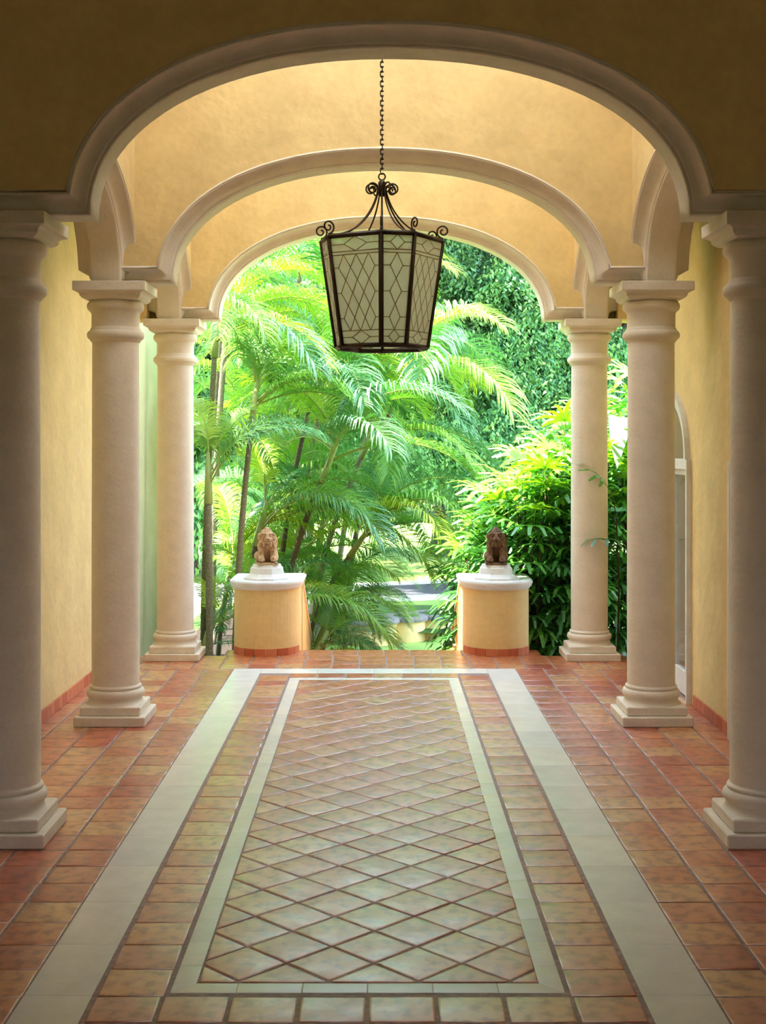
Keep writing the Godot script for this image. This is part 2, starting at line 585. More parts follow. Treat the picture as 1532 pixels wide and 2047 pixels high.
func door(c: float, called: String, label: String) -> void:
	var Y := Vector3.UP
	var o := Vector3(WALL_R, 0, 0)
	var D := Vector3(0, 0, -1)
	var root := Node3D.new()
	root.name = called
	add_child(root)
	root.set_meta("kind", "structure")
	tag(root, label, "door")
	# casing: two jambs, arch, transom, rails
	var cs := new_st()
	var band := func(outer: PackedVector2Array, inner: PackedVector2Array, w0: float, w1: float):
		var p := outer.duplicate()
		var q := inner.duplicate()
		q.reverse()
		p.append_array(q)
		extrude(cs, p, o, D, Y, w0, w1)
	band.call(door_outline(c, 0.78, 2.07, 0.62, 0.0), door_outline(c, 0.69, 2.05, 0.53, 0.0), -0.03, 0.12)
	band.call(door_outline(c, 0.78, 2.07, 0.62, 0.0), door_outline(c, 0.74, 2.06, 0.58, 0.0), -0.045, -0.03)
	obj("casing", cs, M.white, root)
	var tr := new_st()
	box(tr, Vector3(WALL_R - 0.02, 1.98, -c - 0.69), Vector3(WALL_R + 0.1, 2.07, -c + 0.69), 0.006)
	obj("transom", tr, M.white, root)
	for s in [-1, 1]:
		var z0: float = -c if s > 0 else -c - 0.69
		var z1: float = z0 + 0.69
		var lf := new_st()
		box(lf, Vector3(WALL_R + 0.02, 0.01, z0), Vector3(WALL_R + 0.07, 0.22, z1), 0.004)
		box(lf, Vector3(WALL_R + 0.02, 1.93, z0), Vector3(WALL_R + 0.07, 1.98, z1), 0.004)
		box(lf, Vector3(WALL_R + 0.02, 0.22, z0), Vector3(WALL_R + 0.07, 1.93, z0 + 0.05), 0.004)
		box(lf, Vector3(WALL_R + 0.02, 0.22, z1 - 0.05), Vector3(WALL_R + 0.07, 1.93, z1), 0.004)
		var leaf := obj("door_leaf", lf, M.white, root)
		var pn := new_st()
		box(pn, Vector3(WALL_R + 0.04, 0.22, z0 + 0.05), Vector3(WALL_R + 0.046, 1.93, z1 - 0.05))
		obj("pane", pn, M.glass, leaf)
	var fan := new_st()
	var fp := PackedVector2Array()
	for k in 25:
		var a := PI * k / 24.0
		fp.append(Vector2(c + 0.66 * cos(a), 2.07 + 0.53 * sin(a)))
	extrude(fan, fp, o, D, Y, 0.04, 0.046)
	obj("fanlight_pane", fan, M.glass, root)

func column(x: float, d: float, label: String) -> void:
	var c := thing("column", label, "column", Vector3(x, 0, -d), "columns of the porch")
	var p1 := new_st()
	box(p1, Vector3(-0.277, 0, -0.277), Vector3(0.277, 0.078, 0.277), 0.008)
	obj("plinth", p1, M.cream, c)
	var p2 := new_st()
	box(p2, Vector3(-0.236, 0.078, -0.236), Vector3(0.236, 0.148, 0.236), 0.008)
	obj("upper_plinth", p2, M.cream, c)
	var b := new_st()
	var prof := [Vector2(0.236, 0.148), Vector2(0.222, 0.158), Vector2(0.212, 0.172), Vector2(0.207, 0.19)]
	var brk := [3]
	prof.append_array(arc(Vector2(0.198, 0.227), Vector2(0.03, 0.035), -70, 78, 8))
	brk.append(prof.size() - 1)
	prof.append_array(arc(Vector2(0.193, 0.276), Vector2(0.012, 0.013), -80, 85, 4))
	brk.append(prof.size() - 1)
	prof.append(Vector2(0.188, 0.296))
	lathe(b, prof, 48, brk)
	obj("base", b, M.cream, c)
	var s := new_st()
	var sh := [Vector2(0.188, 0.294), Vector2(0.189, 0.9), Vector2(0.188, 1.6), Vector2(0.186, 2.3), Vector2(0.184, 3.01)]
	lathe(s, sh, 48)
	obj("shaft", s, M.cream, c)
	var k := new_st()
	var cap := [Vector2(0.184, 3.005), Vector2(0.2, 3.022)]
	var cb := [1]
	cap.append_array(arc(Vector2(0.196, 3.066), Vector2(0.03, 0.036), -75, 75, 8))
	cb.append(cap.size() - 1)
	cap.append(Vector2(0.2, 3.112))
	cap.append(Vector2(0.19, 3.128))
	cb.append(cap.size() - 1)
	cap.append_array([Vector2(0.19, 3.236), Vector2(0.2, 3.25)])
	cb.append(cap.size() - 1)
	cap.append_array(arc(Vector2(0.198, 3.294), Vector2(0.028, 0.038), -75, 80, 8))
	cb.append(cap.size() - 1)
	cap.append(Vector2(0.2, 3.342))
	lathe(k, cap, 48, cb)
	obj("capital", k, M.cream, c)
	# abacus: square ovolo under a square slab
	var a := new_st()
	var pr := [Vector2(0.205, 3.336), Vector2(0.222, 3.345), Vector2(0.236, 3.36), Vector2(0.24, 3.38), Vector2(0.258, 3.392), Vector2(0.281, 3.398), Vector2(0.283, 3.402), Vector2(0.283, 3.466), Vector2(0.279, SPRING)]
	for j in pr.size() - 1:
		for q in 4:
			var r := Basis(Vector3.UP, q * PI / 2)
			quad(a, r * Vector3(-pr[j].x, pr[j].y, pr[j].x), r * Vector3(pr[j].x, pr[j].y, pr[j].x), r * Vector3(pr[j + 1].x, pr[j + 1].y, pr[j + 1].x), r * Vector3(-pr[j + 1].x, pr[j + 1].y, pr[j + 1].x))
	quad(a, Vector3(-0.279, SPRING, 0.279), Vector3(0.279, SPRING, 0.279), Vector3(0.279, SPRING, -0.279), Vector3(-0.279, SPRING, -0.279))
	quad(a, Vector3(-0.205, 3.336, -0.205), Vector3(0.205, 3.336, -0.205), Vector3(0.205, 3.336, 0.205), Vector3(-0.205, 3.336, 0.205))
	obj("abacus", a, M.cream, c)

# ---------------------------------------------------------------- floor
var slab_cache := {}
func slab(poly: PackedVector2Array, th := 0.014, edge := 0.005, dip := 0.0) -> ArrayMesh:
	var key := str(poly) + str(edge)
	if slab_cache.has(key):
		return slab_cache[key]
	if Geometry2D.is_polygon_clockwise(poly):
		poly.reverse()
	var c := Vector2.ZERO
	for p in poly:
		c += p / poly.size()
	var st := new_st()
	var n := poly.size()
	var ins := [0.0, 0.0, edge, edge * 3.0]
	var hs := [-th, -edge, -edge * 0.2, 0.0]
	var rings := []
	for k in 4:
		var ring := []
		for i in n:
			var e0 := (poly[i] - poly[(i + n - 1) % n]).normalized()
			var e1 := (poly[(i + 1) % n] - poly[i]).normalized()
			var n0 := Vector2(-e0.y, e0.x)
			var n1 := Vector2(-e1.y, e1.x)
			var m := (n0 + n1).normalized()
			var q: Vector2 = poly[i] + m * minf(ins[k] / maxf(m.dot(n0), 0.4), (poly[i] - c).length() * 0.7)
			ring.append(Vector3(q.x, hs[k], -q.y))
		rings.append(ring)
	for k in 3:
		st.set_smooth_group(-1 if k == 0 else 1)
		for i in n:
			var j := (i + 1) % n
			quad(st, rings[k][i], rings[k][j], rings[k + 1][j], rings[k + 1][i])
	st.set_smooth_group(1)
	for i in n:
		tri(st, Vector3(c.x, -dip, -c.y), rings[3][i], rings[3][(i + 1) % n])
	st.generate_normals()
	var me := st.commit()
	slab_cache[key] = me
	return me

func rect(w: float, l: float) -> PackedVector2Array:
	return PackedVector2Array([Vector2(-w / 2, -l / 2), Vector2(w / 2, -l / 2), Vector2(w / 2, l / 2), Vector2(-w / 2, l / 2)])

func build_floor() -> void:
	var bed := new_st()
	box(bed, Vector3(-4.4, -0.3, -13.80), Vector3(4.4, -0.004, 3.4))
	box(bed, Vector3(-1.62, -0.3, -14.18), Vector3(1.66, -0.004, -13.80))
	var floor_node := struct("floor", bed, M.grout, "terracotta tile floor with white marble bands", "floor")
	rng.seed = 77
	var squares := []      # [x0, x1, d0, d1]
	var row0 := 5.555 - 0.272 * 4
	var rows := []
	for k in 60:
		rows.append(row0 + 0.272 * k)
	var xl := [-1.42, -1.695, -1.97, -2.245, -2.52, -2.67]
	var xr := [1.335, 1.61, 1.885, 2.16, 2.435, 2.645]
	for k in 60:
		var a: float = rows[k]
		if a > 13.0:
			break
		var b: float = minf(a + 0.272, 13.0)
		if b - a < 0.05:
			continue
		for j in 5:
			squares.append([xl[j + 1], xl[j], a, b])
			squares.append([xr[j], xr[j + 1], a, b])
		if a > 5.2 and a < 12.5:
			b = minf(a + 0.272, 12.74)
			squares.append([-1.131, -0.853, a, b])
			squares.append([0.761, 1.039, a, b])
	for j in 8:       # rows across, near and far
		var x0 := lerpf(-1.131, 1.039, j / 8.0)
		var x1 := lerpf(-1.131, 1.039, (j + 1) / 8.0)
		squares.append([x0, x1, 5.045, 5.283])
	for j in 6:
		squares.append([lerpf(-0.853, 0.761, j / 6.0), lerpf(-0.853, 0.761, (j + 1) / 6.0), 12.49, 12.735])
	for r in 3:
		var x := WALL_L
		while x < WALL_R - 0.05:
			squares.append([x, minf(x + 0.275, WALL_R), 13.0 + r * 0.267, 13.0 + (r + 1) * 0.267])
			x += 0.275
	var xx := -1.6
	while xx < 1.6:
		squares.append([xx, xx + 0.275, 13.801, 14.19])
		xx += 0.275
	# the 300 that show largest are parts; the others are joined
	var ranked := []
	for s in squares:
		var d: float = (s[2] + s[3]) / 2
		var x: float = (s[0] + s[1]) / 2
		var px := PX + x * FOC / d
		var score := 1.0 / d
		if px < -20 or px > 1552 or d < 4.95:
			score = 0.0
		for cd in COLS_D:
			if absf(absf(x - CX) - 2.135) < 0.2 and absf(d - cd) < 0.2:
				score = 0.0
		if absf(x - CX) > 2.45 and d < 10.5:
			score *= 0.3
		ranked.append([score, s])
	ranked.sort_custom(func(p, q): return p[0] > q[0])
	var rest := new_st()
	var n_part := 0
	for e in ranked:
		var s: Array = e[1]
		var w: float = s[1] - s[0] - 0.017
		var l: float = s[3] - s[2] - 0.010
		if w < 0.03 or l < 0.03:
			continue
		var me := slab(rect(snappedf(w, 0.001), snappedf(l, 0.001)), 0.014, 0.0035, -0.001)
		var tilt := Basis.from_euler(Vector3(rng.randf_range(-0.006, 0.006), rng.randf_range(-0.006, 0.006), rng.randf_range(-0.006, 0.006)))
		var tf := Transform3D(tilt, Vector3((s[0] + s[1]) / 2, rng.randf_range(-0.0015, 0.001), -(s[2] + s[3]) / 2))
		if n_part < 300 and e[0] > 0.0:
			var o := put("tile", me, floor_node, tf)
			o.material_override = M.tiles[rng.randi() % M.tiles.size()]
			n_part += 1
		else:
			rest.append_from(me, 0, tf)
	var ro := put("far_tiles", rest.commit(), floor_node)
	ro.material_override = M.tiles[1]
	ro.set_meta("kind", "stuff")
	# diamond field
	var fx0 := -0.742
	var fx1 := 0.66
	var fd0 := 5.418
	var fd1 := 12.39
	var field := PackedVector2Array([Vector2(fx0 + 0.006, fd0 + 0.006), Vector2(fx1 - 0.006, fd0 + 0.006), Vector2(fx1 - 0.006, fd1 - 0.006), Vector2(fx0 + 0.006, fd1 - 0.006)])
	var g := 0.372
	var hd := g / 2 - 0.009
	for i in range(-1, 42):
		for j in range(-2, 6):
			var c := Vector2(-0.02 + (j - 2) * g + (g / 2 if i % 2 else 0.0), 5.622 + (i - 1) * g / 2)
			var dia := PackedVector2Array([c + Vector2(hd, 0), c + Vector2(0, hd), c - Vector2(hd, 0), c - Vector2(0, hd)])
			for q in Geometry2D.intersect_polygons(dia, field):
				var mid := Vector2.ZERO
				for v in q:
					mid += v / q.size()
				var loc := PackedVector2Array()
				var area := 0.0
				for v in q:
					loc.append((v - mid).snapped(Vector2(0.001, 0.001)))
				for v in q.size():
					area += q[v].cross(q[(v + 1) % q.size()]) / 2
				if absf(area) < 0.004:
					continue
				var tilt := Basis.from_euler(Vector3(rng.randf_range(-0.007, 0.007), 0, rng.randf_range(-0.007, 0.007)))
				var o := put("diamond_tile", slab(loc, 0.014, 0.0035, -0.001), floor_node, Transform3D(tilt, Vector3(mid.x, rng.randf_range(-0.0015, 0.001), -mid.y)))
				o.material_override = M.tiles[[0, 1, 2, 3, 4, 4, 1, 5][rng.randi() % 8]]
	# marble bands
	var strips := []       # [x0, x1, d0, d1]
	var a := 4.75
	while a < 12.99:
		var b := minf(a + 0.543, 13.0)
		strips.append([-1.42, -1.145, a, b])
		strips.append([1.052, 1.335, a, b])
		a = b
	for k in 4:
		strips.append([lerpf(-1.145, 1.052, k / 4.0), lerpf(-1.145, 1.052, (k + 1) / 4.0), 12.74, 13.0])
	for s in strips:
		var me := slab(rect(s[1] - s[0] - 0.0025, snappedf(s[3] - s[2] - 0.0025, 0.0005)), 0.014, 0.0012)
		var o := put("marble_slab", me, floor_node, Transform3D(Basis.IDENTITY, Vector3((s[0] + s[1]) / 2, -0.001, -(s[2] + s[3]) / 2)))
		o.material_override = M.marbles[rng.randi() % 3]
	# narrow band: pieces with mitred corners
	var ox0 := -0.839
	var ox1 := 0.747
	var od0 := 5.319
	var od1 := 12.485
	var wdt := 0.094
	var pieces := []
	var n := 26
	for k in n:
		var d0 := lerpf(od0, od1, float(k) / n)
		var d1 := lerpf(od0, od1, float(k + 1) / n)
		var i0 := d0 + (wdt if k == 0 else 0.0)
		var i1 := d1 - (wdt if k == n - 1 else 0.0)
		pieces.append([Vector2(ox0, d0), Vector2(ox0 + wdt, i0), Vector2(ox0 + wdt, i1), Vector2(ox0, d1)])
		pieces.append([Vector2(ox1, d0), Vector2(ox1, d1), Vector2(ox1 - wdt, i1), Vector2(ox1 - wdt, i0)])
	n = 6
	for k in n:
		var x0 := lerpf(ox0, ox1, float(k) / n)
		var x1 := lerpf(ox0, ox1, float(k + 1) / n)
		var i0 := x0 + (wdt if k == 0 else 0.0)
		var i1 := x1 - (wdt if k == n - 1 else 0.0)
		pieces.append([Vector2(x0, od0), Vector2(x1, od0), Vector2(i1, od0 + wdt), Vector2(i0, od0 + wdt)])
		pieces.append([Vector2(i0, od1 - wdt), Vector2(i1, od1 - wdt), Vector2(x1, od1), Vector2(x0, od1)])
	for p in pieces:
		var mid: Vector2 = (p[0] + p[1] + p[2] + p[3]) / 4
		var loc := PackedVector2Array()
		for v in p:
			loc.append(((v - mid) * Vector2(0.995, 0.995)).snapped(Vector2(0.0005, 0.0005)))
		var o := put("marble_strip", slab(loc, 0.014, 0.0012), floor_node, Transform3D(Basis.IDENTITY, Vector3(mid.x, -0.001, -mid.y)))
		o.material_override = M.marbles[rng.randi() % 3]
	# skirting tiles
	for s in 2:
		var root := Node3D.new()
		root.name = "baseboard_" + ["left", "right"][s]
		add_child(root)
		root.set_meta("kind", "structure")
		tag(root, "terracotta tile skirting along the %s" % ["plain yellow wall", "yellow wall with glass doors"][s], "skirting")
		var spans := [[7.75, 13.9]] if s == 0 else [[7.75, 8.33], [9.89, 11.21], [12.77, 13.9]]
		var tm := new_st()
		box(tm, Vector3(-0.008, 0, -0.066), Vector3(0.008, 0.098, 0.066), 0.002)
		tm.generate_normals()
		var tmesh := tm.commit()
		for sp in spans:
			var d: float = sp[0] + 0.068
			while d + 0.066 < sp[1]:
				var o := put("skirting_tile", tmesh, root, Transform3D(Basis.IDENTITY, Vector3(WALL_L + 0.008 if s == 0 else WALL_R - 0.008, 0, -d)))
				o.material_override = M.skirt[rng.randi() % 3]
				d += 0.135

# ---------------------------------------------------------------- lantern
func spiral(c: Vector2, r0: float, r1: float, a0: float, turns: float, n: int) -> Array:
	var out := []
	for k in n + 1:
		var t := float(k) / n
		var r := lerpf(r0, r1, pow(t, 0.8))
		var a := a0 + turns * TAU * t
		out.append(c + Vector2(cos(a), sin(a)) * r)
	return out

func build_lantern() -> void:
	var d := 9.02
	var L := thing("hanging_lantern", "wrought iron lantern with leaded frosted panes hanging on a long chain", "lantern", Vector3(0.02, 2.855, -d))
	var H := 0.725
	var R1 := 0.412
	var R0 := 0.308
	# corners: angle from the axis towards the camera, to the right
	var ang := []
	for q in 4:
		ang.append(deg_to_rad(-1.0 + 90.0 * q))
		ang.append(deg_to_rad(31.0 + 90.0 * q))
	var P := func(k: int, r: float, y: float) -> Vector3:
		return Vector3(sin(ang[k % 8]) * r, y, cos(ang[k % 8]) * r)
	for k in 8:
		var b := new_st()
		tube(b, [P.call(k, R0, 0.0), P.call(k, R1, H)], [0.0165], 4)
		obj("corner_bar", b, M.iron, L)
	for lv in 2:
		var r := new_st()
		var rr: float = [R0, R1][lv]
		var yy: float = [0.0, H][lv]
		for k in 8:
			tube(r, [P.call(k, rr, yy), P.call(k + 1, rr, yy)], [0.017], 4, 1 + k)
		obj(["lower_rim", "upper_rim"][lv], r, M.iron, L)
	# glazed panels
	for k in 8:
		var wide := k % 2 == 1
		var a: Vector3 = P.call(k, R0, 0.012)
		var b: Vector3 = P.call(k + 1, R0, 0.012)
		var c: Vector3 = P.call(k + 1, R1, H - 0.012)
		var e: Vector3 = P.call(k, R1, H - 0.012)
		var nrm := (b - a).cross(e - a).normalized()
		var S := func(q: Vector2) -> Vector3: return a.lerp(b, q.x).lerp(e.lerp(c, q.x), q.y)
		var panes := []
		var ncol := 3 if wide else 1
		var hw := 0.125 if wide else 0.2
		var cols := [0.25, 0.5, 0.75] if wide else [0.5]
		var v0 := 0.125
		var v1 := 0.835
		# bands at foot and head, each a stretched diamond with side panes
		for bd in [[0.0, v0], [v1 + 0.03, 1.0]]:
			var y0: float = bd[0]
			var y1: float = bd[1]
			var ym := (y0 + y1) / 2
			var t0 := 0.28
			panes.append([Vector2(0.5, y0), Vector2(1 - t0, ym), Vector2(0.5, y1), Vector2(t0, ym)])
			panes.append([Vector2(0, y0), Vector2(0.5, y0), Vector2(t0, ym), Vector2(0, ym)])
			panes.append([Vector2(1, y0), Vector2(1, ym), Vector2(1 - t0, ym), Vector2(0.5, y0)])
			panes.append([Vector2(0, ym), Vector2(t0, ym), Vector2(0.5, y1), Vector2(0, y1)])
			panes.append([Vector2(1, ym), Vector2(1, y1), Vector2(0.5, y1), Vector2(1 - t0, ym)])
		panes.append([Vector2(0, v1), Vector2(1, v1), Vector2(1, v1 + 0.03), Vector2(0, v1 + 0.03)])
		var nr := 3
		var h := (v1 - v0) / nr
		for r in nr:
			var y := v0 + h * r
			for q in ncol:
				panes.append([Vector2(cols[q], y), Vector2(cols[q] + hw, y + h / 2), Vector2(cols[q], y + h), Vector2(cols[q] - hw, y + h / 2)])
		for r in nr + 1:
			var y := v0 + h * r
			for q in ncol - 1:
				var u: float = (cols[q] + cols[q + 1]) / 2
				var p := []
				p.append(Vector2(cols[q], y))
				if r > 0:
					p.append(Vector2(u, y - h / 2))
				p.append(Vector2(cols[q + 1], y))
				if r < nr:
					p.append(Vector2(u, y + h / 2))
				panes.append(p)
			for sd in 2:
				var ed := 0.0 if sd == 0 else 1.0
				var u0: float = cols[0] if sd == 0 else cols[ncol - 1]
				var u1: float = u0 - hw if sd == 0 else u0 + hw
				var p := []
				if r > 0:
					p.append_array([Vector2(ed, y - h / 2), Vector2(u1, y - h / 2)])
				else:
					p.append(Vector2(ed, y))
				p.append(Vector2(u0, y))
				if r < nr:
					p.append_array([Vector2(u1, y + h / 2), Vector2(ed, y + h / 2)])
				else:
					p.append(Vector2(ed, y))
				panes.append(p)
		var cm := new_st()
		var edges := {}
		var came := obj("placeholder", new_box_st(), M.brass, L)
		came.name = "leading"
		for p in panes:
			var pp := PackedVector2Array(p)
			if Geometry2D.is_polygon_clockwise(pp):
				pp.reverse()
			var st := new_st()
			var n := pp.size()
			for i in range(1, n - 1):
				quad_thin(st, S.call(pp[0]), S.call(pp[i]), S.call(pp[i + 1]), nrm * 0.0015)
			obj("pane", st, M.frosted, came)
			for i in n:
				var q0 := pp[i]
				var q1 := pp[(i + 1) % n]
				var key := str((q0 + q1).snapped(Vector2(0.002, 0.002)))
				if edges.has(key):
					continue
				edges[key] = true
				tube(cm, [S.call(q0), S.call(q1)], [0.0032], 5, edges.size())
		came.mesh = mesh_of(cm, M.brass)
	# scrolled straps
	for k in 8:
		var pts2 := []
		var low := spiral(Vector2(R1 + 0.012, H + 0.062), 0.006, 0.046, 0.0, 1.5, 26)
		# lower volute grows outwards, then runs in along the strap
		for q in low:
			pts2.append(Vector2(2 * (R1 + 0.012) - q.x, q.y))
		pts2 = []
		var vc := Vector2(R1 + 0.004, H + 0.066)
		for q in 27:
			var t := q / 26.0
			var r := lerpf(0.008, 0.047, pow(t, 0.85))
			var a := deg_to_rad(-90.0 - 540.0 + 540.0 * t) * 1.0
			pts2.append(vc + Vector2(-cos(a) * r * -1.0, sin(a) * r))
		var bz := [vc + Vector2(0, -0.047), Vector2(R1 - 0.16, H + 0.01), Vector2(0.075, H + 0.13), Vector2(0.028, H + 0.345)]
		for q in range(1, 17):
			var t := q / 16.0
			var b0: Vector2 = bz[0]
			pts2.append(b0.bezier_interpolate(bz[1], bz[2], bz[3], t))
		var uc := Vector2(0.075, H + 0.352)
		for q in 25:
			var t := q / 24.0
			var r := lerpf(0.047, 0.008, pow(t, 0.9))
			var a := deg_to_rad(180.0 - 560.0 * t)
			pts2.append(uc + Vector2(cos(a) * r, sin(a) * r))
		var pts := []
		for q in pts2:
			pts.append(Vector3(sin(ang[k]) * q.x, q.y, cos(ang[k]) * q.x))
		var st := new_st()
		tube(st, pts, [0.0062], 6)
		obj("scroll_strap", st, M.iron, L)
	var hub := new_st()
	lathe(hub, [Vector2(0, H + 0.30), Vector2(0.024, H + 0.31), Vector2(0.026, H + 0.4), Vector2(0.012, H + 0.42), Vector2(0, H + 0.425)], 12)
	obj("hub", hub, M.iron, L)
	var ring := TorusMesh.new()
	ring.inner_radius = 0.017
	ring.outer_radius = 0.028
	ring.rings = 20
	ring.ring_segments = 8
	ring.material = M.iron
	put("top_ring", ring, L, Transform3D(Basis(Vector3.RIGHT, PI / 2), Vector3(0, H + 0.44, 0)))
	# chain: one node, one link each
	var lk := new_st()
	var lp := []
	for k in 17:
		var a := TAU * k / 16.0
		lp.append(Vector3(cos(a) * 0.0105, sin(a) * 0.0105 + (0.0115 if sin(a) >= 0 else -0.0115), 0))
	tube(lk, lp, [0.0042], 6)
	var lmesh := mesh_of(lk, M.iron)
	var ch := put("chain", lmesh, L, Transform3D(Basis.IDENTITY, Vector3(0, H + 0.478, 0)))
	var y := 0.033
	var i := 1
	while H + 0.478 + 2.855 + y < CEIL - 0.03:
		put("link", lmesh, ch, Transform3D(Basis(Vector3.UP, PI / 2 if i % 2 else 0.0).rotated(Vector3.UP, 0.25), Vector3(0, y, 0)))
		y += 0.033
		i += 1
	var rose := new_st()
	lathe(rose, [Vector2(0.0, 0), Vector2(0.02, 0.0), Vector2(0.05, 0.03), Vector2(0.07, 0.05)], 16, [], 0, Vector3(0, CEIL - 2.855 - 0.05, 0))
	obj("ceiling_rose", rose, M.iron, L)

func new_box_st() -> SurfaceTool:
	var st := new_st()
	box(st, Vector3.ZERO, Vector3.ONE * 0.001)
	return st

func quad_thin(st: SurfaceTool, a: Vector3, b: Vector3, c: Vector3, off: Vector3) -> void:
	st.set_smooth_group(-1)
	tri(st, a + off, b + off, c + off)
	tri(st, a - off, c - off, b - off)

# ---------------------------------------------------------------- pedestals, statues, stairs
func d_shape(w: float, front: float, back: float) -> PackedVector2Array:
	# plan: local x, local y = depth beyond the centre; the front bulges towards the room
	var out := PackedVector2Array()
	for k in 25:
		var a := PI + PI * k / 24.0
		out.append(Vector2(cos(a) * w, sin(a) * front))
	out.append(Vector2(w, back))
	out.append(Vector2(-w, back))
	return out

func plan_solid(st: SurfaceTool, poly: PackedVector2Array, y0: float, y1: float) -> void:
	# poly y = depth, so world z = -y
	extrude(st, poly, Vector3.ZERO, Vector3.RIGHT, Vector3(0, 0, -1), y0, y1)

func pedestal(x: float, inner: float, label: String) -> void:
	var P := thing("pedestal", label, "pedestal", Vector3(x, 0, -14.1), "lion pedestals")
	var st := new_st()
	plan_solid(st, d_shape(0.345, 0.365, 0.58), -0.5, 0.70)
	obj("drum", st, M.yellow, P)
	var cp := new_st()
	plan_solid(cp, d_shape(0.36, 0.38, 0.6), 0.685, 0.705)
	plan_solid(cp, d_shape(0.378, 0.398, 0.615), 0.705, 0.735)
	plan_solid(cp, d_shape(0.388, 0.408, 0.625), 0.735, 0.758)
	plan_solid(cp, d_shape(0.37, 0.39, 0.605), 0.758, 0.768)
	obj("cap", cp, M.white, P)
	var oc := new_st()
	var pr := [Vector2(0.25, 0.768), Vector2(0.25, 0.79), Vector2(0.225, 0.8), Vector2(0.19, 0.83), Vector2(0.18, 0.89), Vector2(0.165, 0.9), Vector2(0.155, 0.925), Vector2(0.0, 0.925)]
	for k in pr.size() - 1:
		for s in 8:
			var a0 := TAU * (s + 0.5) / 8
			var a1 := TAU * (s + 1.5) / 8
			var A := Vector3(cos(a0), 0, -sin(a0))
			var B := Vector3(cos(a1), 0, -sin(a1))
			var p: Vector2 = pr[k]
			var q: Vector2 = pr[k + 1]
			quad(oc, A * p.x + Vector3.UP * p.y, B * p.x + Vector3.UP * p.y, B * q.x + Vector3.UP * q.y, A * q.x + Vector3.UP * q.y)
	put("octagonal_block", mesh_of(oc, M.white), P, Transform3D(Basis.IDENTITY, Vector3(0, 0, 0.0)))
	# skirting of terracotta tiles round the front
	var n := 8
	for k in n:
		var t0 := deg_to_rad(lerpf(198, 350, float(k) / n))
		var t1 := deg_to_rad(lerpf(198, 350, float(k + 1) / n) - 1.2)
		if inner > 0:      # mirrored on the other side
			var s0 := t0
			t0 = deg_to_rad(540) - t1
			t1 = deg_to_rad(540) - s0
		var q := PackedVector2Array()
		for j in 4:
			var a := lerpf(t0, t1, j / 3.0)
			q.append(Vector2(cos(a) * 0.357, sin(a) * 0.377))
		for j in 4:
			var a := lerpf(t1, t0, j / 3.0)
			q.append(Vector2(cos(a) * 0.335, sin(a) * 0.355))
		var ts := new_st()
		plan_solid(ts, q, -0.005, 0.075)
		obj("skirting_tile", ts, M.skirt[(k * 2) % 3], P)
	# sloping cheek of the stairs
	var ck := new_st()
	var w := 0.14
	var xi := 0.0 if inner < 0 else 0.0
	var side_x := (0.345 - w / 2) * -inner
	extrude(ck, PackedVector2Array([Vector2(0.5, -1.3), Vector2(0.5, 0.70), Vector2(0.62, 0.66), Vector2(3.3, -0.66), Vector2(3.3, -1.3)]), Vector3(side_x, 0, 0), Vector3(0, 0, -1), Vector3.UP, -w / 2, w / 2)
	obj("cheek", ck, M.yellow, P)
	var cc := new_st()
	extrude(cc, PackedVector2Array([Vector2(0.56, 0.69), Vector2(0.56, 0.73), Vector2(3.34, -0.64), Vector2(3.34, -0.69)]), Vector3(side_x, 0, 0), Vector3(0, 0, -1), Vector3.UP, -w / 2 - 0.015, w / 2 + 0.015)
	obj("cheek_coping", cc, M.cream, P)

func capsule(p: Vector3, a: Vector3, b: Vector3, r0: float, r1: float) -> float:
	var ab := b - a
	var t := clampf((p - a).dot(ab) / maxf(ab.length_squared(), 1e-9), 0.0, 1.0)
	return (p - a - ab * t).length() - lerpf(r0, r1, t)

func smin(a: float, b: float, k: float) -> float:
	var h := clampf(0.5 + 0.5 * (b - a) / k, 0.0, 1.0)
	return lerpf(b, a, h) - k * h * (1.0 - h)

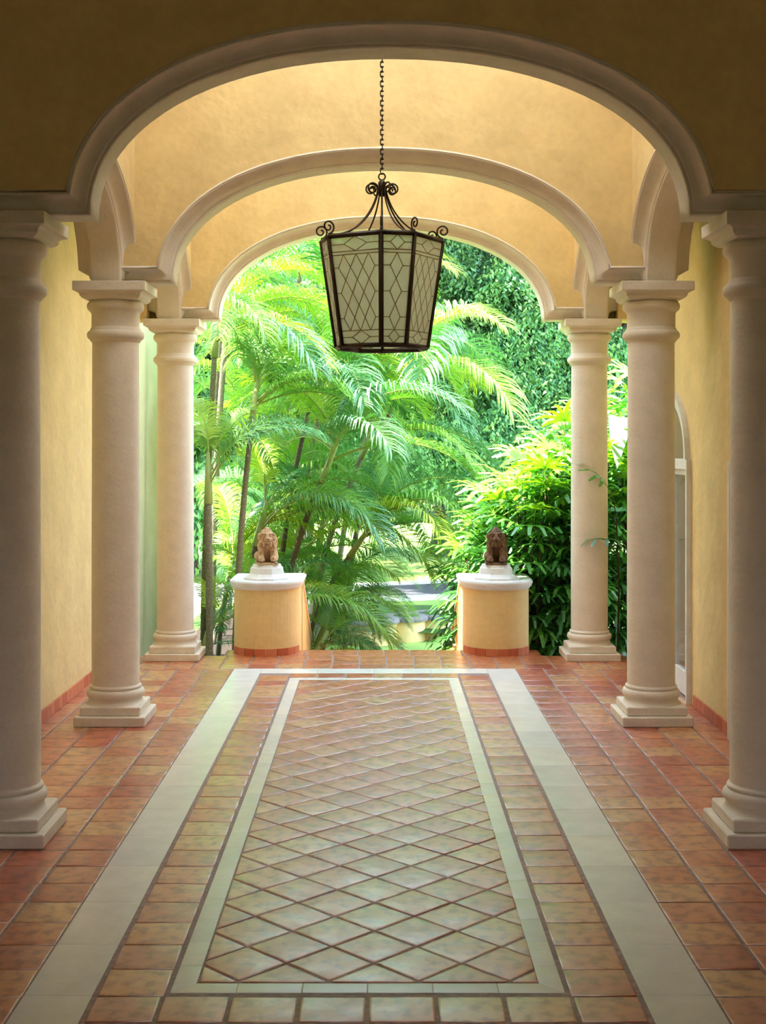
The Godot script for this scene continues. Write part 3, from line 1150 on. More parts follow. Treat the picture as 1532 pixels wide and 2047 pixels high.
# seated lion, 0.39 m tall, facing +z; [a, b, r0, r1, blend]
func lion_mesh() -> ArrayMesh:
	var bones := [
		[Vector3(0, 0.08, -0.07), Vector3(0, 0.17, -0.025), 0.085, 0.078, 0.03],         # trunk
		[Vector3(0, 0.245, -0.005), Vector3(0, 0.305, -0.008), 0.083, 0.064, 0.02],      # mane
		[Vector3(0, 0.32, -0.004), Vector3(0, 0.358, -0.012), 0.054, 0.026, 0.02],       # crown
		[Vector3(0, 0.262, 0.07), Vector3(0, 0.25, 0.1), 0.035, 0.028, 0.010],           # muzzle
		[Vector3(0, 0.31, 0.066), Vector3(0, 0.268, 0.115), 0.02, 0.013, 0.010],         # bridge
		[Vector3(0.012, 0.263, 0.12), Vector3(-0.012, 0.263, 0.12), 0.011, 0.011, 0.004],  # nose
		[Vector3(0, 0.226, 0.082), Vector3(0, 0.222, 0.09), 0.02, 0.018, 0.006],         # chin
		[Vector3(0.1, 0.06, -0.085), Vector3(0.1, 0.25, -0.06), 0.024, 0.02, 0.006],     # tail along the flank
	]
	for sg in [-1.0, 1.0]:
		bones.append([Vector3(sg * 0.078, 0.07, -0.06), Vector3(sg * 0.085, 0.055, 0.0), 0.052, 0.04, 0.015])      # haunch
		bones.append([Vector3(sg * 0.062, 0.175, 0.025), Vector3(sg * 0.064, 0.06, 0.066), 0.038, 0.03, 0.012])    # fore leg
		bones.append([Vector3(sg * 0.064, 0.05, 0.08), Vector3(sg * 0.064, 0.044, 0.108), 0.036, 0.03, 0.006])     # paw
		bones.append([Vector3(sg * 0.066, 0.19, 0.02), Vector3(sg * 0.07, 0.29, 0.008), 0.032, 0.03, 0.008])       # side locks
		bones.append([Vector3(sg * 0.018, 0.312, 0.074), Vector3(sg * 0.052, 0.318, 0.05), 0.012, 0.013, 0.005])   # brow
		bones.append([Vector3(sg * 0.024, 0.25, 0.096), Vector3(sg * 0.02, 0.244, 0.1), 0.017, 0.014, 0.006])      # cheek
		bones.append([Vector3(sg * 0.034, 0.289, 0.07), Vector3(sg * 0.034, 0.289, 0.072), 0.012, 0.012, 0.002])   # eye
	for k in 5:      # ruff of beard curls
		bones.append([Vector3((k - 2) * 0.031, 0.205 + 0.004 * (k - 2) * (k - 2), 0.07 - 0.006 * (k - 2) * (k - 2)), Vector3((k - 2) * 0.032, 0.178 + 0.005 * (k - 2) * (k - 2), 0.078 - 0.006 * (k - 2) * (k - 2)), 0.021, 0.015, 0.003])
	for t in 3:      # toes
		for s in [-1, 1]:
			bones.append([Vector3(s * 0.064 + (t - 1) * 0.021, 0.05, 0.11), Vector3(s * 0.064 + (t - 1) * 0.021, 0.034, 0.136), 0.0125, 0.0115, 0.0015])
	var cell := 0.005
	var lo := Vector3(-0.15, 0.0, -0.18)
	var nx := 61
	var ny := 80
	var nz := 68
	var f := PackedFloat32Array()
	f.resize(nx * ny * nz)
	f.fill(1.0)
	# bounded evaluation: each bone touches only nearby cells
	for bn in bones:
		var a: Vector3 = bn[0]
		var b: Vector3 = bn[1]
		var pad: float = maxf(bn[2], bn[3]) + 0.05
		var mn := ((a.min(b) - Vector3.ONE * pad - lo) / cell).floor()
		var mx := ((a.max(b) + Vector3.ONE * pad - lo) / cell).ceil()
		for z in range(maxi(0, int(mn.z)), mini(nz, int(mx.z))):
			for y in range(maxi(0, int(mn.y)), mini(ny, int(mx.y))):
				for x in range(maxi(0, int(mn.x)), mini(nx, int(mx.x))):
					var p := lo + Vector3(x, y, z) * cell
					var i := (z * ny + y) * nx + x
					f[i] = smin(f[i], capsule(p, a, b, bn[2], bn[3]), bn[4])
	# carve eyes, mane grooves
	for z in nz:
		for y in ny:
			for x in nx:
				var i := (z * ny + y) * nx + x
				if absf(f[i]) < 0.03:
					var p := lo + Vector3(x, y, z) * cell
					for s in [-1, 1]:       # sockets round the eyes
						var e := (p - Vector3(s * 0.034, 0.289, 0.088)).length() - 0.014
						var ball := (p - Vector3(s * 0.034, 0.288, 0.077)).length() - 0.0085
						f[i] = minf(maxf(f[i], -e), ball)
					if p.y > 0.17 and p.y < 0.37 and (absf(p.x) > 0.055 or p.z < 0.04):
						f[i] += 0.003 * sin(p.y * 60.0 + atan2(p.x, p.z) * 14.0)
					var mouth := (p - Vector3(clampf(p.x, -0.026, 0.026), 0.24 - absf(p.x) * 0.25, 0.118)).length() - 0.008
					f[i] = maxf(f[i], -mouth)
	return surface_nets(f, nx, ny, nz, lo, cell)

func surface_nets(f: PackedFloat32Array, nx: int, ny: int, nz: int, lo: Vector3, cell: float) -> ArrayMesh:
	var ids := PackedInt32Array()
	ids.resize(nx * ny * nz)
	ids.fill(-1)
	var verts := PackedVector3Array()
	var edges := []
	for a in 8:
		for b in [1, 2, 4]:
			if not (a & b):
				edges.append([a, a | b])
	for z in nz - 1:
		for y in ny - 1:
			for x in nx - 1:
				var v := []
				var neg := 0
				for k in 8:
					var q := f[((z + (k >> 2)) * ny + y + ((k >> 1) & 1)) * nx + x + (k & 1)]
					v.append(q)
					if q < 0:
						neg += 1
				if neg == 0 or neg == 8:
					continue
				var s := Vector3.ZERO
				var n := 0
				for e in edges:
					var p: float = v[e[0]]
					var r: float = v[e[1]]
					if (p < 0) != (r < 0):
						var t := p / (p - r)
						var A := Vector3(e[0] & 1, (e[0] >> 1) & 1, e[0] >> 2)
						var B := Vector3(e[1] & 1, (e[1] >> 1) & 1, e[1] >> 2)
						s += A.lerp(B, t)
						n += 1
				ids[(z * ny + y) * nx + x] = verts.size()
				verts.append(lo + (Vector3(x, y, z) + s / n) * cell)
	var st := SurfaceTool.new()
	st.begin(Mesh.PRIMITIVE_TRIANGLES)
	st.set_smooth_group(1)
	var strd := [1, nx, nx * ny]
	for z in range(1, nz - 1):
		for y in range(1, ny - 1):
			for x in range(1, nx - 1):
				var i := (z * ny + y) * nx + x
				for ax in 3:
					var a := f[i]
					var b := f[i + strd[ax]]
					if (a < 0) == (b < 0):
						continue
					var u: int = strd[(ax + 1) % 3]
					var w: int = strd[(ax + 2) % 3]
					var q := [ids[i], ids[i - u], ids[i - u - w], ids[i - w]]
					if q.min() < 0:
						continue
					if a >= 0:
						q.reverse()
					quad(st, verts[q[0]], verts[q[1]], verts[q[2]], verts[q[3]])
	st.generate_normals()
	st.index()
	return st.commit()

func build_statues() -> void:
	var mesh := lion_mesh()
	var spots := [[-1.195, 0.18, M.stone_pale, "pale weathered stone lion sitting on the pedestal beside the areca palms", "lion_statue"], [1.245, -0.06, M.stone_dark, "dark brown stone lion sitting on the pedestal beside the lady palms", "lion_statue"]]
	for s in spots:
		var L := thing(s[4], s[3], "statue", Vector3(s[0], 0.925, -14.1), "stone lions on the pedestals")
		L.rotation.y = s[1]
		var b := put("body", mesh, L, Transform3D(Basis.IDENTITY, Vector3(0, 0.012, 0)))
		b.material_override = s[2]
		var bs := new_st()
		box(bs, Vector3(-0.112, 0, -0.15), Vector3(0.112, 0.024, 0.145), 0.006)
		obj("base", bs, s[2], L)

func build_stairs() -> void:
	var S := thing("stairs", "terracotta stairs going down to the garden between the pedestals", "stairs", Vector3(0, 0, 0))
	for k in 6:
		var st := new_st()
		box(st, Vector3(-0.84, -1.3, -14.18 - 0.36 * (k + 1)), Vector3(0.9, -0.165 * (k + 1), -14.18 - 0.36 * k - 0.001), 0.01)
		obj("step", st, M.skirt[2], S)

# ---------------------------------------------------------------- plants
func frond_mesh(L: float, n: int, th0: float, th1: float, ll: float, sd: int, lm: Material, lift := 0.35) -> ArrayMesh:
	var r := RandomNumberGenerator.new()
	r.seed = sd
	var pts := []
	var p := Vector3.ZERO
	var seg := 16
	var side_bend := r.randf_range(-0.25, 0.25)
	for k in seg + 1:
		pts.append(p)
		var t := float(k) / seg
		var th := th0 - (th0 + th1) * pow(t, 1.25)
		p += Vector3(cos(th), sin(th), side_bend * t * 0.6).normalized() * L / seg
	var st := SurfaceTool.new()
	st.begin(Mesh.PRIMITIVE_TRIANGLES)
	st.set_smooth_group(-1)
	for side: float in [-1.0, 1.0]:
		for k in n:
			var t := lerpf(0.2, 0.995, (k + 0.5) / n)
			var fi := t * seg
			var i := mini(int(fi), seg - 1)
			var o: Vector3 = pts[i].lerp(pts[i + 1], fi - i)
			var T: Vector3 = (pts[i + 1] - pts[i]).normalized()
			var S := T.cross(Vector3.UP).normalized()
			var U := S.cross(T).normalized()
			var len := ll * (0.35 + 0.65 * sin(PI * clampf((t - 0.12) / 0.95, 0, 1))) * r.randf_range(0.85, 1.1)
			var fw := lerpf(0.35, 1.0, t) + r.randf_range(-0.1, 0.1)
			var lf := lift + r.randf_range(-0.12, 0.12)
			var dir := ((S * side * cos(fw) + T * sin(fw)) * cos(lf) + U * sin(lf)).normalized()
			var W := dir.cross(U).normalized() * 0.5 * 0.021
			var g := Vector3.DOWN
			var a := o
			var b := a + dir * len * 0.4
			var c := b + (dir + g * 0.45).normalized() * len * 0.35
			var e := c + (dir + g * 1.3).normalized() * len * 0.3
			quad(st, a - W * 0.5, a + W * 0.5, b + W, b - W)
			quad(st, b - W, b + W, c + W * 0.8, c - W * 0.8)
			tri(st, c - W * 0.8, c + W * 0.8, e)
	st.generate_normals()
	var me := st.commit()
	me.surface_set_material(0, lm)
	var rs := SurfaceTool.new()
	rs.begin(Mesh.PRIMITIVE_TRIANGLES)
	var rad := []
	for k in seg + 1:
		rad.append(lerpf(0.016, 0.003, float(k) / seg))
	tube(rs, pts, rad, 4)
	rs.generate_normals()
	rs.commit(me)
	me.surface_set_material(1, M.rachis)
	return me

var fronds := {}     # [kind][material] -> mesh
func frond_of(kind: int, m: int) -> ArrayMesh:
	if not fronds.has([kind, m]):
		var spec: Array = [[2.3, 70, 1.15, 0.75, 0.60], [2.0, 64, 0.95, 1.0, 0.56], [2.5, 74, 0.8, 1.25, 0.62], [1.7, 58, 1.25, 0.3, 0.5], [2.2, 68, 0.45, 1.15, 0.58]][kind]
		fronds[[kind, m]] = frond_mesh(spec[0], spec[1], spec[2], spec[3], spec[4], 500 + kind * 7 + m, M.frond[m])
	return fronds[[kind, m]]

# one areca stem with its crown; az range in degrees (0 = +x, 90 = away from the camera)
func areca(x: float, d: float, top: float, lean: Vector2, nf: int, az0: float, az1: float, sc: float, label: String, group: String, ground := -0.9) -> void:
	var P := thing("areca_palm", label, "palm", Vector3(x, ground, -d), group)
	var h := top - ground
	var pts := []
	var rad := []
	var nseg := maxi(int(h / 0.13), 3)
	var rr := rng.randf_range(0.036, 0.05)
	for k in nseg:
		for e in 2:
			var t := (k + (0.0 if e == 0 else 0.85)) / nseg
			pts.append(Vector3(lean.x * t * t, h * t, -lean.y * t * t))
			rad.append(rr * (1.12 if e == 0 else 1.0) * lerpf(1.0, 0.8, t))
	pts.append(Vector3(lean.x, h, -lean.y))
	rad.append(rr * 0.9)
	var st := new_st()
	tube(st, pts, rad, 8)
	obj("stem", st, M.cane if rng.randf() < 0.6 else M.cane_dark, P)
	var topp := Vector3(lean.x, h, -lean.y)
	var dirn := (pts[pts.size() - 1] - pts[pts.size() - 4] as Vector3).normalized()
	var cs := new_st()
	tube(cs, [topp, topp + dirn * 0.3, topp + dirn * 0.62], [rr * 1.15, rr * 1.0, rr * 0.45], 8)
	obj("crownshaft", cs, M.shaft, P)
	for k in nf:
		var az := deg_to_rad(lerpf(az0, az1, (k + rng.randf_range(0.1, 0.9)) / nf))
		var kind := rng.randi() % 5
		if k == nf - 1:
			kind = 3
		var m := [0, 0, 1, 1, 2, 2, 3][rng.randi() % 7] as int
		var bs := Basis(Vector3.UP, az) * Basis(Vector3.RIGHT, rng.randf_range(-0.25, 0.25))
		bs = bs.scaled(Vector3.ONE * sc * rng.randf_range(0.85, 1.1))
		put("frond", frond_of(kind, m), P, Transform3D(bs, topp + dirn * lerpf(0.2, 0.55, float(k) / nf)))

func lady_leaf(sd: int, m: Material) -> ArrayMesh:
	var r := RandomNumberGenerator.new()
	r.seed = sd
	var st := SurfaceTool.new()
	st.begin(Mesh.PRIMITIVE_TRIANGLES)
	st.set_smooth_group(-1)
	var hub := Vector3(0.26, 0.10, 0)
	var n := 8
	for k in n:
		var a := lerpf(-1.75, 1.75, float(k) / (n - 1)) + r.randf_range(-0.08, 0.08)
		var len := r.randf_range(0.3, 0.4) * (1.0 - 0.18 * absf(a) / 1.75)
		var dir := Vector3(cos(a), 0.18, sin(a)).normalized()
		var W := dir.cross(Vector3.UP).normalized() * 0.02
		var b := hub + dir * len * 0.3
		var c := b + (dir + Vector3.DOWN * 0.35).normalized() * len * 0.35
		var e := c + (dir + Vector3.DOWN * 0.95).normalized() * len * 0.35
		quad(st, hub - W * 0.3, hub + W * 0.3, b + W, b - W)
		quad(st, b - W, b + W, c + W, c - W)
		quad(st, c - W, c + W, e + W * 0.55, e - W * 0.55)
	st.generate_normals()
	var me := st.commit()
	me.surface_set_material(0, m)
	var ps := SurfaceTool.new()
	ps.begin(Mesh.PRIMITIVE_TRIANGLES)
	tube(ps, [Vector3.ZERO, Vector3(0.13, 0.07, 0), hub], [0.005, 0.004, 0.003], 4)
	ps.generate_normals()
	ps.commit(me)
	me.surface_set_material(1, m)
	return me

var lady_leaves := []
func lady_palm(x: float, d: float, canes: int, h: float, spread: float, ground: float, label: String) -> void:
	var P := thing("lady_palm", label, "palm", Vector3(x, ground, -d), "lady palms beside the stairs")
	for c in canes:
		var o := Vector3(rng.randf_range(-spread, spread), 0, rng.randf_range(-spread, spread))
		var hh := h * rng.randf_range(0.62, 1.08)
		var ln := Vector3(rng.randf_range(-0.2, 0.2), 0, rng.randf_range(-0.05, 0.2))
		var st := new_st()
		tube(st, [o, o + ln * 0.3 + Vector3.UP * hh * 0.5, o + ln + Vector3.UP * hh], [0.014, 0.014, 0.01], 6)
		obj("cane", st, M.fibre, P)
		var nl := int(hh * 8.5)
		for k in nl:
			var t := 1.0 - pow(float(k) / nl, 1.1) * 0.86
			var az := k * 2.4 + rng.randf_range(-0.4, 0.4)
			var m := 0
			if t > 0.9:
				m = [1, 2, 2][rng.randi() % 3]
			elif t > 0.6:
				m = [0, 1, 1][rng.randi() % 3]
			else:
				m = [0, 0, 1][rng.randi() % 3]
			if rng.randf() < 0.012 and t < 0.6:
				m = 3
			var pitch := lerpf(-0.35, 0.75, pow(t, 2.0)) + rng.randf_range(-0.2, 0.2)
			var bs := Basis(Vector3.UP, az) * Basis(Vector3.BACK, pitch)
			bs = bs.scaled(Vector3.ONE * rng.randf_range(0.85, 1.25))
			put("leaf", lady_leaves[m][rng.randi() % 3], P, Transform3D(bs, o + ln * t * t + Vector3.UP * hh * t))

func twig_mesh(sd: int, drop: float) -> ArrayMesh:
	# a drooping spray of small leaves
	var r := RandomNumberGenerator.new()
	r.seed = sd
	var st := SurfaceTool.new()
	st.begin(Mesh.PRIMITIVE_TRIANGLES)
	st.set_smooth_group(-1)
	for k in 22:
		var t := (k + 0.5) / 22.0
		var a := r.randf() * TAU
		var o := Vector3(t * 0.5, 0.14 * sin(t * PI) - drop * t * t, 0) + Vector3(cos(a), sin(a), cos(a * 2)) * 0.09
		var dir := Vector3(r.randf_range(-0.2, 0.9), r.randf_range(-1.0, -0.1), r.randf_range(-0.8, 0.8)).normalized()
		var W := dir.cross(Vector3(r.randf_range(-1, 1), r.randf_range(-0.4, 1), r.randf_range(-1, 1))).normalized() * 0.026
		var len := r.randf_range(0.09, 0.14)
		var fold := dir.cross(W).normalized() * 0.008
		tri(st, o, o + dir * len * 0.45 + W + fold, o + dir * len)
		tri(st, o, o + dir * len, o + dir * len * 0.45 - W + fold)
	st.generate_normals()
	var me := st.commit()
	me.surface_set_material(0, M.leaf)
	return me

func leafy_tree(called: String, label: String, x: float, d: float, trunk_r: float, fork: float, lobes: Array, dens: float, sc: float, tones: Array, sd: int, ground := -1.0, group := "") -> void:
	# lobes: [Vector3 centre relative to the foot, Vector3 radii]
	var T := thing(called, label, "tree", Vector3(x, ground, -d), group)
	var r := RandomNumberGenerator.new()
	r.seed = sd
	var tk := new_st()
	var tp := []
	var tr := []
	for k in 9:
		var t := k / 8.0
		tp.append(Vector3(sin(t * 3.0) * 0.12, fork * t, cos(t * 2.0) * 0.1 - 0.1))
		tr.append(trunk_r * (1.35 - 0.55 * pow(t, 0.4)) * (1.25 if k == 0 else 1.0))
	tube(tk, tp, tr, 12)
	obj("trunk", tk, M.bark, T)
	for lb in lobes:
		var c: Vector3 = lb[0]
		var br := new_st()
		var a: Vector3 = tp[8] - Vector3.UP * 0.4
		var m := a.lerp(c, 0.55) + Vector3(0, -0.3, 0)
		tube(br, [a, a.lerp(m, 0.5) + Vector3(0, 0.2, 0), m, c], [trunk_r * 0.26, trunk_r * 0.2, trunk_r * 0.13, trunk_r * 0.06], 6)
		obj("branch", br, M.bark, T)
	var xf := []
	var cols := []
	for lb in lobes:
		var c: Vector3 = lb[0]
		var R: Vector3 = lb[1]
		var lush := r.randf_range(0.75, 1.4)
		var n := int(dens * (R.x * R.y + R.y * R.z + R.x * R.z))
		for k in n:
			var u := Vector3(r.randfn(), r.randfn(), r.randfn()).normalized()
			u.y = lerpf(u.y, absf(u.y), 0.35)
			var rad := pow(r.randf(), 0.3) * r.randf_range(0.85, 1.12)
			var p := c + u * R * rad
			if u.y < 0:
				p.y -= r.randf() * 0.5 * R.y
			var az := atan2(-u.z, u.x) + r.randf_range(-0.7, 0.7)
			var bs := Basis(Vector3.UP, az) * Basis(Vector3.BACK, r.randf_range(-0.9, 0.15))
			bs = bs.scaled(Vector3.ONE * sc * r.randf_range(0.7, 1.25))
			xf.append(Transform3D(bs, p))
			var cc: Color = tones[r.randi() % tones.size()]
			cols.append(cc * lush * r.randf_range(0.8, 1.2))
	for half in 2:
		var mm := MultiMesh.new()
		mm.transform_format = MultiMesh.TRANSFORM_3D
		mm.use_colors = true
		mm.mesh = twig_mesh(sd + half, 0.25 + 0.2 * half)
		var ids := []
		for k in xf.size():
			if k % 2 == half:
				ids.append(k)
		mm.instance_count = ids.size()
		for k in ids.size():
			mm.set_instance_transform(k, xf[ids[k]])
			mm.set_instance_color(k, cols[ids[k]])
		var mi := MultiMeshInstance3D.new()
		mi.name = "foliage"
		mi.multimesh = mm
		mi.set_meta("kind", "stuff")
		T.add_child(mi, true)

func build_garden() -> void:
	# ground
	var gs := new_st()
	box(gs, Vector3(-40, -1.3, -20.5), Vector3(40, -1.0, -13.9))
	struct("path_gravel", gs, M.gravel, "pale gravel ground at the foot of the stairs", "ground")
	var lw := new_st()
	box(lw, Vector3(-40, -1.3, -90), Vector3(40, -1.0, -20.5))
	struct("lawn", lw, M.lawn, "wide sunny lawn beyond the palms", "lawn")
	var beds := [[WALL_L - 0.05, -0.86, -22.0, -13.81, -0.55], [0.92, 6.5, -19.0, -13.81, -0.45]]
	for b in 2:
		var bd := new_st()
		box(bd, Vector3(beds[b][0], -1.3, beds[b][2]), Vector3(beds[b][1], beds[b][4], beds[b][3]), 0.03)
		struct("ground_bed_%s" % ["left", "right"][b], bd, M.soil, "dark soil bed under the %s" % ["areca palms", "lady palms"][b], "soil")
	# low scalloped planter wall with coping
	var pw := thing("planter_wall", "low scalloped yellow planter wall with grey stone coping beyond the stairs", "planter", Vector3(0, -1.0, -21.4))
	var spots := [[-1.1, -0.6, 0.52], [-0.15, 0.0, 0.44], [0.42, -0.28, 0.34], [0.95, -0.62, 0.42]]
	for s in spots:
		var w := new_st()
		lathe(w, [Vector2(s[2], 0), Vector2(s[2], 0.33)], 28, [], 0, Vector3(s[0], 0, s[1]))
		var wo := obj("bay", w, M.yellow, pw)
		var c := new_st()
		lathe(c, [Vector2(s[2] - 0.1, 0.33), Vector2(s[2] + 0.05, 0.33), Vector2(s[2] + 0.06, 0.36), Vector2(s[2] + 0.04, 0.4), Vector2(s[2] - 0.1, 0.405), Vector2(s[2] - 0.1, 0.38)], 28, [1, 4], 0, Vector3(s[0], 0, s[1]))
		obj("coping", c, M.coping, wo)
		var gr := new_st()
		lathe(gr, [Vector2(s[2] - 0.09, 0.37), Vector2(s[2] * 0.5, 0.41), Vector2(0.0, 0.43)], 24, [], 0, Vector3(s[0], 0, s[1]))
		obj("turf", gr, M.grass, wo)
	# grassy mound behind it
	var md := new_st()
	md.set_smooth_group(1)
	var grid := []
	for i in 25:
		var row := []
		for j in 25:
			var u := i / 24.0
			var v := j / 24.0
			var x := lerpf(-3.2, 3.4, u)
			var dd := lerpf(21.4, 25.6, v)
			var hh := 0.36 * pow(sin(PI * clampf(v * 0.92 + 0.1, 0, 1)), 0.6) * (0.55 + 0.45 * sin(PI * u)) + 0.04 * sin(u * 9.0) * v
			row.append(Vector3(x, -1.02 + hh, -dd))
		grid.append(row)
	for i in 24:
		for j in 24:
			quad(md, grid[i][j], grid[i + 1][j], grid[i + 1][j + 1], grid[i][j + 1])
	struct("lawn_mound", md, M.grass, "green grass mound behind the planter wall", "lawn")
	# curved drive with white kerbs
	var cpts := []
	for k in 21:
		var t := k / 20.0
		cpts.append(Vector2(lerpf(-6.5, 9.0, t), 27.6 + 6.0 * pow(t, 2.2) - 1.2 * sin(t * PI)))
	for part in [["drive", M.asphalt, 0.0, 2.4, -0.985, "grey asphalt drive curving past the lawn"], ["kerb_near", M.white, -0.42, 0.0, -0.93, "white kerb along the drive on the planter side"], ["kerb_far", M.white, 2.4, 2.75, -0.94, "white kerb along the drive on the lawn side"]]:
		var st := new_st()
		for k in 20:
			var t0: Vector2 = (cpts[mini(k + 1, 20)] - cpts[maxi(k - 1, 0)]).normalized()
			var t1: Vector2 = (cpts[mini(k + 2, 20)] - cpts[k]).normalized()
			var n0 := Vector2(-t0.y, t0.x)
			var n1 := Vector2(-t1.y, t1.x)
			var q := [cpts[k] + n0 * part[2], cpts[k + 1] + n1 * part[2], cpts[k + 1] + n1 * part[3], cpts[k] + n0 * part[3]]
			var lo := []
			var hi := []
			for e in q:
				lo.append(Vector3(e.x, -1.1, -e.y))
				hi.append(Vector3(e.x, part[4], -e.y))
			quad(st, hi[0], hi[1], hi[2], hi[3])
			quad(st, lo[0], lo[1], hi[1], hi[0])
			quad(st, lo[2], lo[3], hi[3], hi[2])
		struct({"drive": "road", "kerb_near": "kerb", "kerb_far": "kerb_lawn"}[part[0]], st, part[1], part[5], "road" if part[0] == "drive" else "kerb")
	# areca palms
	rng.seed = 4242
	var near := "arching areca palm in the thick clump behind the pale lion"
	var g1 := "areca palms beside the stairs"
	var wall_one := "areca palm stem standing against the pale garden wall"
	var bare_one := "short pale areca palm stem beside the garden column"
	var high_one := "areca palm crowned above the pale lion, beside the garden column"
	var tall := "tall areca palm rising behind the clump beside the stairs"
	var young := "low young areca palm filling the foot of the palm clump"
	# x, d, top, lean, fronds, az range, scale
	for a in [
		[-2.5, 15.3, 3.2, Vector2(0.05, 0.2), 6, -60, 80, 0.7, wall_one], [-1.93, 15.1, 1.5, Vector2(-0.05, 0.3), 6, 0, 120, 0.8, bare_one], [-1.7, 15.6, 2.4, Vector2(0.15, 0.5), 8, -10, 110, 0.8, high_one],
		[-1.75, 16.4, 0.9, Vector2(0.2, 0.3), 7, -40, 110, 0.9, near], [-2.2, 16.6, 3.3, Vector2(0.1, 0.3), 8, -60, 110, 1.0, near], [-1.3, 16.6, 1.7, Vector2(0.55, 0.4), 8, -70, 180, 1.0, near],
		[-1.4, 17.9, 2.9, Vector2(0.5, 0.3), 9, -80, 160, 1.0, near], [-1.0, 17.3, 0.7, Vector2(0.6, 0.3), 8, -70, 160, 0.95, near], [-0.95, 18.3, 2.0, Vector2(0.7, 0.2), 9, -90, 250, 1.05, near],
		[-1.0, 16.0, -0.6, Vector2(0.1, 0.1), 6, -50, 100, 0.5, young], [-0.95, 17.2, -0.5, Vector2(0.1, 0.1), 6, -60, 120, 0.58, young], [-0.8, 18.6, -0.3, Vector2(0.1, 0.1), 7, -70, 140, 0.62, young],
		[-2.4, 19.0, 4.0, Vector2(0.2, 0.2), 9, 0, 360, 1.1, tall], [-1.3, 20.0, 3.5, Vector2(0.6, 0.2), 10, 0, 360, 1.15, tall], [-0.5, 19.6, 2.9, Vector2(0.75, -0.1), 10, -100, 250, 1.15, tall],
		[-1.5, 21.5, 4.6, Vector2(0.4, 0.2), 10, 0, 360, 1.1, tall], [-2.9, 22.5, 5.2, Vector2(0.3, 0.3), 10, 0, 360, 1.25, tall], [-1.8, 24.5, 6.0, Vector2(0.4, 0.2), 10, 0, 360, 1.3, tall], [-1.3, 23.5, 3.2, Vector2(0.3, 0.2), 10, 0, 360, 1.1, tall], [-1.5, 26.0, 6.0, Vector2(0.3, 0.2), 10, 0, 360, 1.2, tall],
		[-2.2, 15.9, -0.45, Vector2(0.05, 0.1), 6, -30, 110, 0.5, young], [-1.8, 16.9, -0.4, Vector2(0.05, 0.1), 7, -60, 120, 0.6, young], [-2.3, 18.2, -0.2, Vector2(0.1, 0.1), 7, -60, 100, 0.65, young], [-2.2, 20.6, 0.0, Vector2(0.1, 0.1), 8, -80, 120, 0.75, young],
		[-1.6, 15.9, -0.2, Vector2(0.1, 0.2), 6, -20, 150, 0.75, young], [-2.1, 17.2, 0.3, Vector2(0.1, 0.2), 8, -60, 120, 0.9, young], [-1.5, 18.4, 0.3, Vector2(0.2, 0.2), 9, -90, 200, 1.0, young], [-2.0, 19.6, 1.0, Vector2(0.2, 0.2), 9, -90, 140, 1.1, young],
		[-1.0, 19.4, 0.6, Vector2(0.1, 0.2), 9, -90, 250, 0.75, young], [-1.2, 21.2, 1.4, Vector2(0.2, 0.2), 9, 0, 360, 1.1, young], [-2.2, 23.6, 1.2, Vector2(0.1, 0.2), 9, 0, 360, 0.8, young], [-2.6, 23.0, 2.0, Vector2(0.2, 0.2), 9, 0, 360, 1.2, young], [-1.6, 25.5, 2.6, Vector2(0.2, 0.2), 9, 0, 360, 1.2, young], [-3.4, 26.0, 3.4, Vector2(0.2, 0.2), 9, 0, 360, 1.3, tall], [-3.0, 28.0, 6.5, Vector2(0.2, 0.2), 10, 0, 360, 1.4, tall], [-0.7, 20.8, 2.6, Vector2(0.6, 0.2), 10, -60, 300, 1.1, tall]]:
		areca(a[0], a[1], a[2], a[3], a[4] + 2, a[5], a[6], a[7], a[8], g1 if a[8] in [near, wall_one, bare_one, high_one] else ("low areca palms at the foot of the clump" if a[8] == young else "tall areca palms behind the clump"))
	# lady palms
	for m in 4:
		var v := []
		for k in 3:
			v.append(lady_leaf(900 + m * 10 + k, M.lady[m] if m < 3 else M.dead))
		lady_leaves.append(v)
	var ll := "dense lady palm clump with dark finger leaves around the garden column"
	for a in [[1.35, 15.4, 5, 1.9, 0.25], [1.8, 14.75, 6, 2.2, 0.22], [1.8, 15.5, 5, 2.4, 0.25], [2.35, 14.85, 6, 2.7, 0.22], [2.3, 15.5, 5, 2.8, 0.28], [2.95, 15.0, 4, 3.0, 0.22], [3.0, 15.6, 4, 3.3, 0.28], [1.4, 16.4, 5, 1.7, 0.26], [1.85, 16.6, 5, 2.4, 0.3], [1.5, 17.6, 5, 1.4, 0.28], [2.6, 16.8, 4, 3.1, 0.3]]:
		lady_palm(a[0], a[1], a[2] + 2, a[3], a[4], -0.5, "low lady palm clump right behind the dark lion" if a[0] == 1.35 else ("lady palm clump growing beside the drum of the dark lion pedestal" if a[0] == 1.8 and a[1] < 15.0 else ll))
	# a stem leaning out past the garden column, and a broad pale leaf plant
	var stray := thing("lady_palm", "single lady palm stem leaning out past the garden column", "palm", Vector3(2.52, -0.45, -14.05))
	var ss := new_st()
	tube(ss, [Vector3.ZERO, Vector3(-0.02, 1.2, 0.25), Vector3(-0.1, 1.85, 0.55), Vector3(-0.14, 2.1, 0.6)], [0.011, 0.01, 0.007, 0.005], 6)
	obj("cane", ss, M.fibre, stray)
	for q in [[2.9, 0.7, 0.0], [1.2, 0.2, -0.25], [4.3, 0.1, -0.5], [0.2, 0.0, -0.8]]:
		put("leaf", lady_leaves[1 if q[2] == 0.0 else 0][0], stray, Transform3D(Basis(Vector3.UP, q[0]) * Basis(Vector3.BACK, q[1]), Vector3(-0.12, 2.05 + q[2], 0.58 + q[2] * 0.4)))
	var ban := thing("banana_plant", "broad pale leaf plant rising behind the lady palms", "plant", Vector3(2.95, -0.5, -15.3))
	var bst := new_st()
